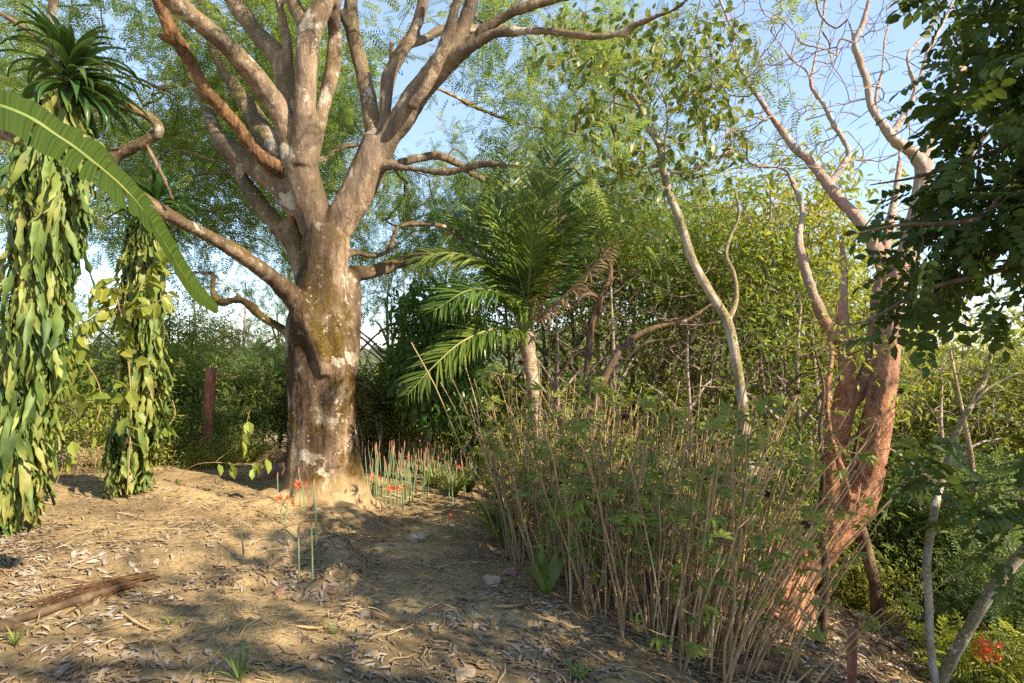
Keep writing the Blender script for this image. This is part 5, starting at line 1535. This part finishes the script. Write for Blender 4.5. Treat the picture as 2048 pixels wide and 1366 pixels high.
stick('dead_log', 'dark decaying trunk leaning among the canes', [(1365, 1275, 0), (1335, 1255, .10), (1305, 1235, .22), (1290, 1215, .30)], [.05, .055, .045, .03], M['brown'], 'log', 12)
stick('fallen_branch', 'long pale fallen branch lying in front of the thicket', [(1190, 1245, .02), (1260, 1268, .03), (1340, 1310, .03), (1400, 1345, .02), (1440, 1390, .02)], [.010, .014, .013, .009], M['brown'])
stick('fallen_log', 'grey log lying at the foot of the canes at the bottom right', [(1430, 1355, .02), (1500, 1345, .04), (1580, 1352, .04), (1640, 1400, .02)], [.035, .05, .05, .03], M['brown'], 'log', 12)
stick('exposed_root', 'long low root crossing the left foreground', [(-30, 1262, .01), (80, 1235, .03), (170, 1205, .03), (260, 1178, .03), (320, 1168, .0)], [.03, .026, .03, .022, .01], M['brown'], 'root', 12)
stick('exposed_root', 'brown root stub at the left edge below the long root', [(-60, 1270, .02), (10, 1262, .03), (60, 1262, .0)], [.03, .035, .02], M['brown'], 'root', 10)
for k, (a, b_, lab) in enumerate((((560, 1252), (660, 1258), 'thin curved stick in the left litter'), ((985, 1215), (1060, 1208), 'pale stick lying across the path edge'), ((30, 985), (110, 1010), 'fallen dry palm sheath by the left column'), ((240, 1225), (300, 1262), 'short pale stick in the left foreground'), ((1500, 1300), (1690, 1240), 'bent cane leaning out over the slope'))):
    stick('fallen_stick', lab, [(a[0], a[1], .01), ((a[0] + b_[0]) / 2, (a[1] + b_[1]) / 2 + 6, .02), (b_[0], b_[1], .01)], [.008, .01, .005], M['stem'], 'stick')
# dry fibrous palm spathe with pale yellow moss patch
g = Geo()
c0 = gpx(300, 1160, 4); c1 = gpx(130, 1205, 4)
for k in range(90):
    o_ = rng.normal(0, .03, 3); o_[2] = abs(o_[2]) * .6
    e_ = rng.normal(0, .06, 3); e_[2] = abs(e_[2]) * .3
    t0, t1 = rng.uniform(-.1, .3), rng.uniform(.6, 1.2)
    A_, B_ = c0 + (c1 - c0) * t0 + o_, c0 + (c1 - c0) * t1 + e_ + o_
    A_[2] = hz(A_[0], A_[1]) + .01 + o_[2]; B_[2] = hz(B_[0], B_[1]) + .01 + e_[2]
    g.tube(catmull([A_ - c0, (A_ + B_) / 2 - c0 + (0, 0, .03), B_ - c0], 3), .003, 4)
o = obj('dry_spathe', g, M['dead_bark']); o.location = c0
tag(o, 'bundle of dry brown fibres lying along the root in the left foreground', 'palm debris')

# ------------------------------------------------------------------ GROUND LITTER (uncountable)
def litter(name, n, tmpls, size, mat, region, seed, lift=.006, flat=.35, label=''):
    r2 = np.random.default_rng(seed)
    pts = []
    while sum(len(p) for p in pts) < n:
        m_ = 40000
        px = r2.uniform(region[0], region[1], m_); y = region[2] + (region[3] - region[2]) * r2.uniform(0, 1, m_) ** .8
        x = (px - 1024) / FPX * y
        dens = region[4](x, y, px)
        k = r2.uniform(0, 1, m_) < dens
        pts.append(np.stack([x[k], y[k]], -1))
    xy = np.concatenate(pts)[:n]
    z = H(xy[:, 0], xy[:, 1])
    e = .05
    nx = -(H(xy[:, 0] + e, xy[:, 1]) - z) / e; ny = -(H(xy[:, 0], xy[:, 1] + e) - z) / e
    nrm = norm(np.stack([nx, ny, np.ones(n)], -1))
    th = r2.uniform(0, 6.28, n)
    d = np.stack([np.cos(th), np.sin(th), np.zeros(n)], -1)
    d = norm(d - nrm * (d * nrm).sum(1, keepdims=True) + nrm * r2.normal(.05, .18, (n, 1)))
    g = Geo()
    pos = np.concatenate([xy, z[:, None] + lift + r2.uniform(0, lift * 2, n)[:, None]], 1)
    s = size * r2.uniform(.5, 1.4, n)
    for k, t in enumerate(tmpls):
        ix = np.arange(k, n, len(tmpls))
        y_ = norm(np.cross(nrm[ix] + r2.normal(0, flat, (len(ix), 3)), d[ix])); zz = np.cross(d[ix], y_)
        g.inst(t, pos[ix], np.stack([d[ix], y_, zz], 1), s[ix])
    o = obj(name, g, mat, None, True)
    tag(o, label, 'litter', None, 'stuff')
def curl(rows, wd, c, bend):
    t = np.linspace(0, 1, rows); v = []
    for k in range(rows):
        w_ = wd * .5 * math.sin(math.pi * min(.97, max(.05, t[k] * .92 + .04)))
        zz = bend * 4 * t[k] * (1 - t[k])
        for j in (-1, -.5, 0, .5, 1):
            v.append([t[k] - .5, w_ * j * (1 - c * .35 * abs(j)), zz + c * w_ * abs(j) ** 2 + .02 * math.sin(k * 3 + j * 4)])
    q = []
    for k in range(rows - 1):
        for j in range(4):
            a = k * 5 + j; q.append([a, a + 5, a + 6, a + 1])
    return np.array(v), [np.array(q)]
CURLS = [curl(5, .38, .6, .02), curl(6, .5, .25, .06), curl(6, .26, 1.2, -.03), curl(5, .42, -.35, .05), curl(6, .32, .5, .10), curl(5, .22, .3, .02)]
def dens_leaf(x, y, px):
    p = np.stack([x, y, x * 0], -1)
    nz = .5 + .5 * fbm(p, 1.3, 2, 21)
    path = np.exp(-((px - (830 + (y - 5) * 10)) / 150.0) ** 2) * np.where(y > 3.3, 1, .6)
    far = np.where(y > 6.2, .45, 1)
    return np.clip((nz * 2.2 - .65), 0.08, 1) * (1 - .90 * path) * far * np.where((px < 560) & (y > 5.6), .25, 1)
litter('dead_leaves', 24000, CURLS, .066, M['dryleaf'], (-150, 2150, 2.3, 9.5, dens_leaf), 1, .004, .16, 'dry curled grey and tan leaves strewn over the ground')
litter('straw_bits', 26000, [curl(3, .10, .3, .05), curl(3, .05, .2, .02), curl(3, .2, .8, .1)], .045, M['straw'], (-120, 2150, 2.3, 9.0, lambda x, y, px: np.clip(.55 + .6 * vnoise(np.stack([x, y, x * 0], -1), 1.8, 5), .08, 1)), 2, .004, .3, 'fine straw and twig bits strewn over the ground')
def bend(seed):
    r2 = np.random.default_rng(seed); g_ = Geo()
    g_.tube(catmull(np.array([[-.5, 0, 0], [-.1, .06, .03], [.2, -.03, .02], [.5, .05, .0]]) + r2.normal(0, .02, (4, 3)), 2), .018, 4)
    return np.concatenate(g_.v).astype(float), [np.concatenate(g_.f[4])]
litter('fallen_twigs', 1500, [bend(1), bend(2), bend(3)], .20, M['straw'], (-120, 2150, 2.3, 9.0, lambda x, y, px: np.clip(.5 + .9 * vnoise(np.stack([x, y, x * 0], -1), 1.1, 15), .05, 1)), 12, .006, .1, 'short dry twigs scattered over the ground')
# litter on the far slope at the right
litter('slope_litter', 4200, CURLS, .10, M['dryleaf'], (1480, 2100, 4.2, 9.5, lambda x, y, px: np.full(len(x), .8)), 3, .012, .35, 'dry leaves covering the steep slope under the red tree')

# ------------------------------------------------------------------ CLIMBING VINE and hanging sprays
def vine(label, limbs, nleaf, size, mat, name='climbing_vine', cat='vine', fall=1.2, base=None, tmpl=None):
    L_ = [limb_px([(x, y, w_ * .5, d_) for x, y, w_, d_ in l]) for l in limbs]
    b = L_[0][0][0] if base is None else base
    b = np.array([b[0], b[1], b[2]])
    t = thing(name, label, cat, None, b)
    g = Geo(); gl = Geo(); P_, D_ = [], []
    for cp, rr in L_:
        g.tube(cp, rr, 5)
        P_ += list(cp[2:]); D_ += list(np.gradient(cp, axis=0)[2:])
    P_ = np.array(P_); D_ = norm(np.array(D_)); ix = rng.integers(0, len(P_), nleaf)
    leaves_at(gl, tmpl or OVALB, P_[ix], D_[ix], 1, size, .03, fall, .6, rand=.6)
    finish(t, b, [('stems', g, M['stem'], True), ('foliage', gl, mat, False)])
vine('light green vine scrambling round the middle of the slimmer column', [[(255, 985, 5, 6.3), (262, 800, 5, 6.25), (250, 680, 5, 6.2), (235, 600, 4, 6.2), (215, 560, 3, 6.1), (190, 585, 3, 6.0)], [(250, 680, 4, 6.2), (270, 600, 4, 6.1), (300, 540, 4, 6.1), (320, 500, 3, 6.1)], [(240, 610, 3, 6.2), (300, 610, 3, 6.0), (335, 590, 3, 6.0)], [(235, 600, 3, 6.2), (180, 640, 3, 6.0), (150, 700, 3, 5.9), (145, 790, 3, 5.9)]], 130, .17, M['vine'])
vine('thin stem with a few large drooping leaves reaching right of the slimmer column', [[(330, 985, 3, 7.6), (380, 935, 3, 7.5), (430, 925, 3, 7.3), (490, 930, 2, 7.2), (535, 915, 2, 7.1)], [(430, 925, 3, 7.3), (480, 880, 2, 7.2), (500, 820, 2, 7.1)], [(330, 860, 4, 7.3), (350, 830, 3, 7.3), (345, 800, 3, 7.3)]], 17, .17, M['vine'], 'trailing_stem', 'plant', 3.0)
vine('trailing stem with big pale leaves left of the slimmer column', [[(100, 1000, 5, 6), (140, 900, 4, 6), (190, 850, 4, 5.9), (200, 780, 3, 5.9), (170, 720, 3, 5.8)]], 14, .15, M['vine'], 'trailing_stem', 'plant', 2.0)
# shrub sprig sticking into the lower right corner, with orange blossom
q = P(1975, 1300, 5.6)
g = Geo(); gl = Geo(); gf = Geo()
b = np.array([q[0], q[1], hz(q[0], q[1])])
for k in range(16):
    e = np.array([rng.uniform(-.5, .6), rng.uniform(-.4, .4), max(.2, q[2] - b[2] + rng.uniform(-.45, .05))])
    cp = catmull([np.zeros(3), e * .5 + rng.normal(0, .05, 3), e], 4)
    g.tube(cp, np.linspace(.01, .004, len(cp)), 5)
    leaves_at(gl, PINN, cp[4:], norm(np.gradient(cp, axis=0)[4:]), 3, .26, .06, .1, rand=.8)
for k in range(60):
    gf.inst(STAR, (np.array([0, 0, q[2] - b[2]]) + rng.normal(0, .05, 3))[None], frames(rng.normal(0, 1, (1, 3))), np.array([.035]))
t = thing('flowering_shrub', 'low feathery shrub with a red-orange flower head in the bottom right corner', 'shrub', None, b)
obj('stems', g, M['greenstem'], t); obj('foliage', gl, M['yellow'], t, False); obj('flower_head', gf, M['petal'], t, False)
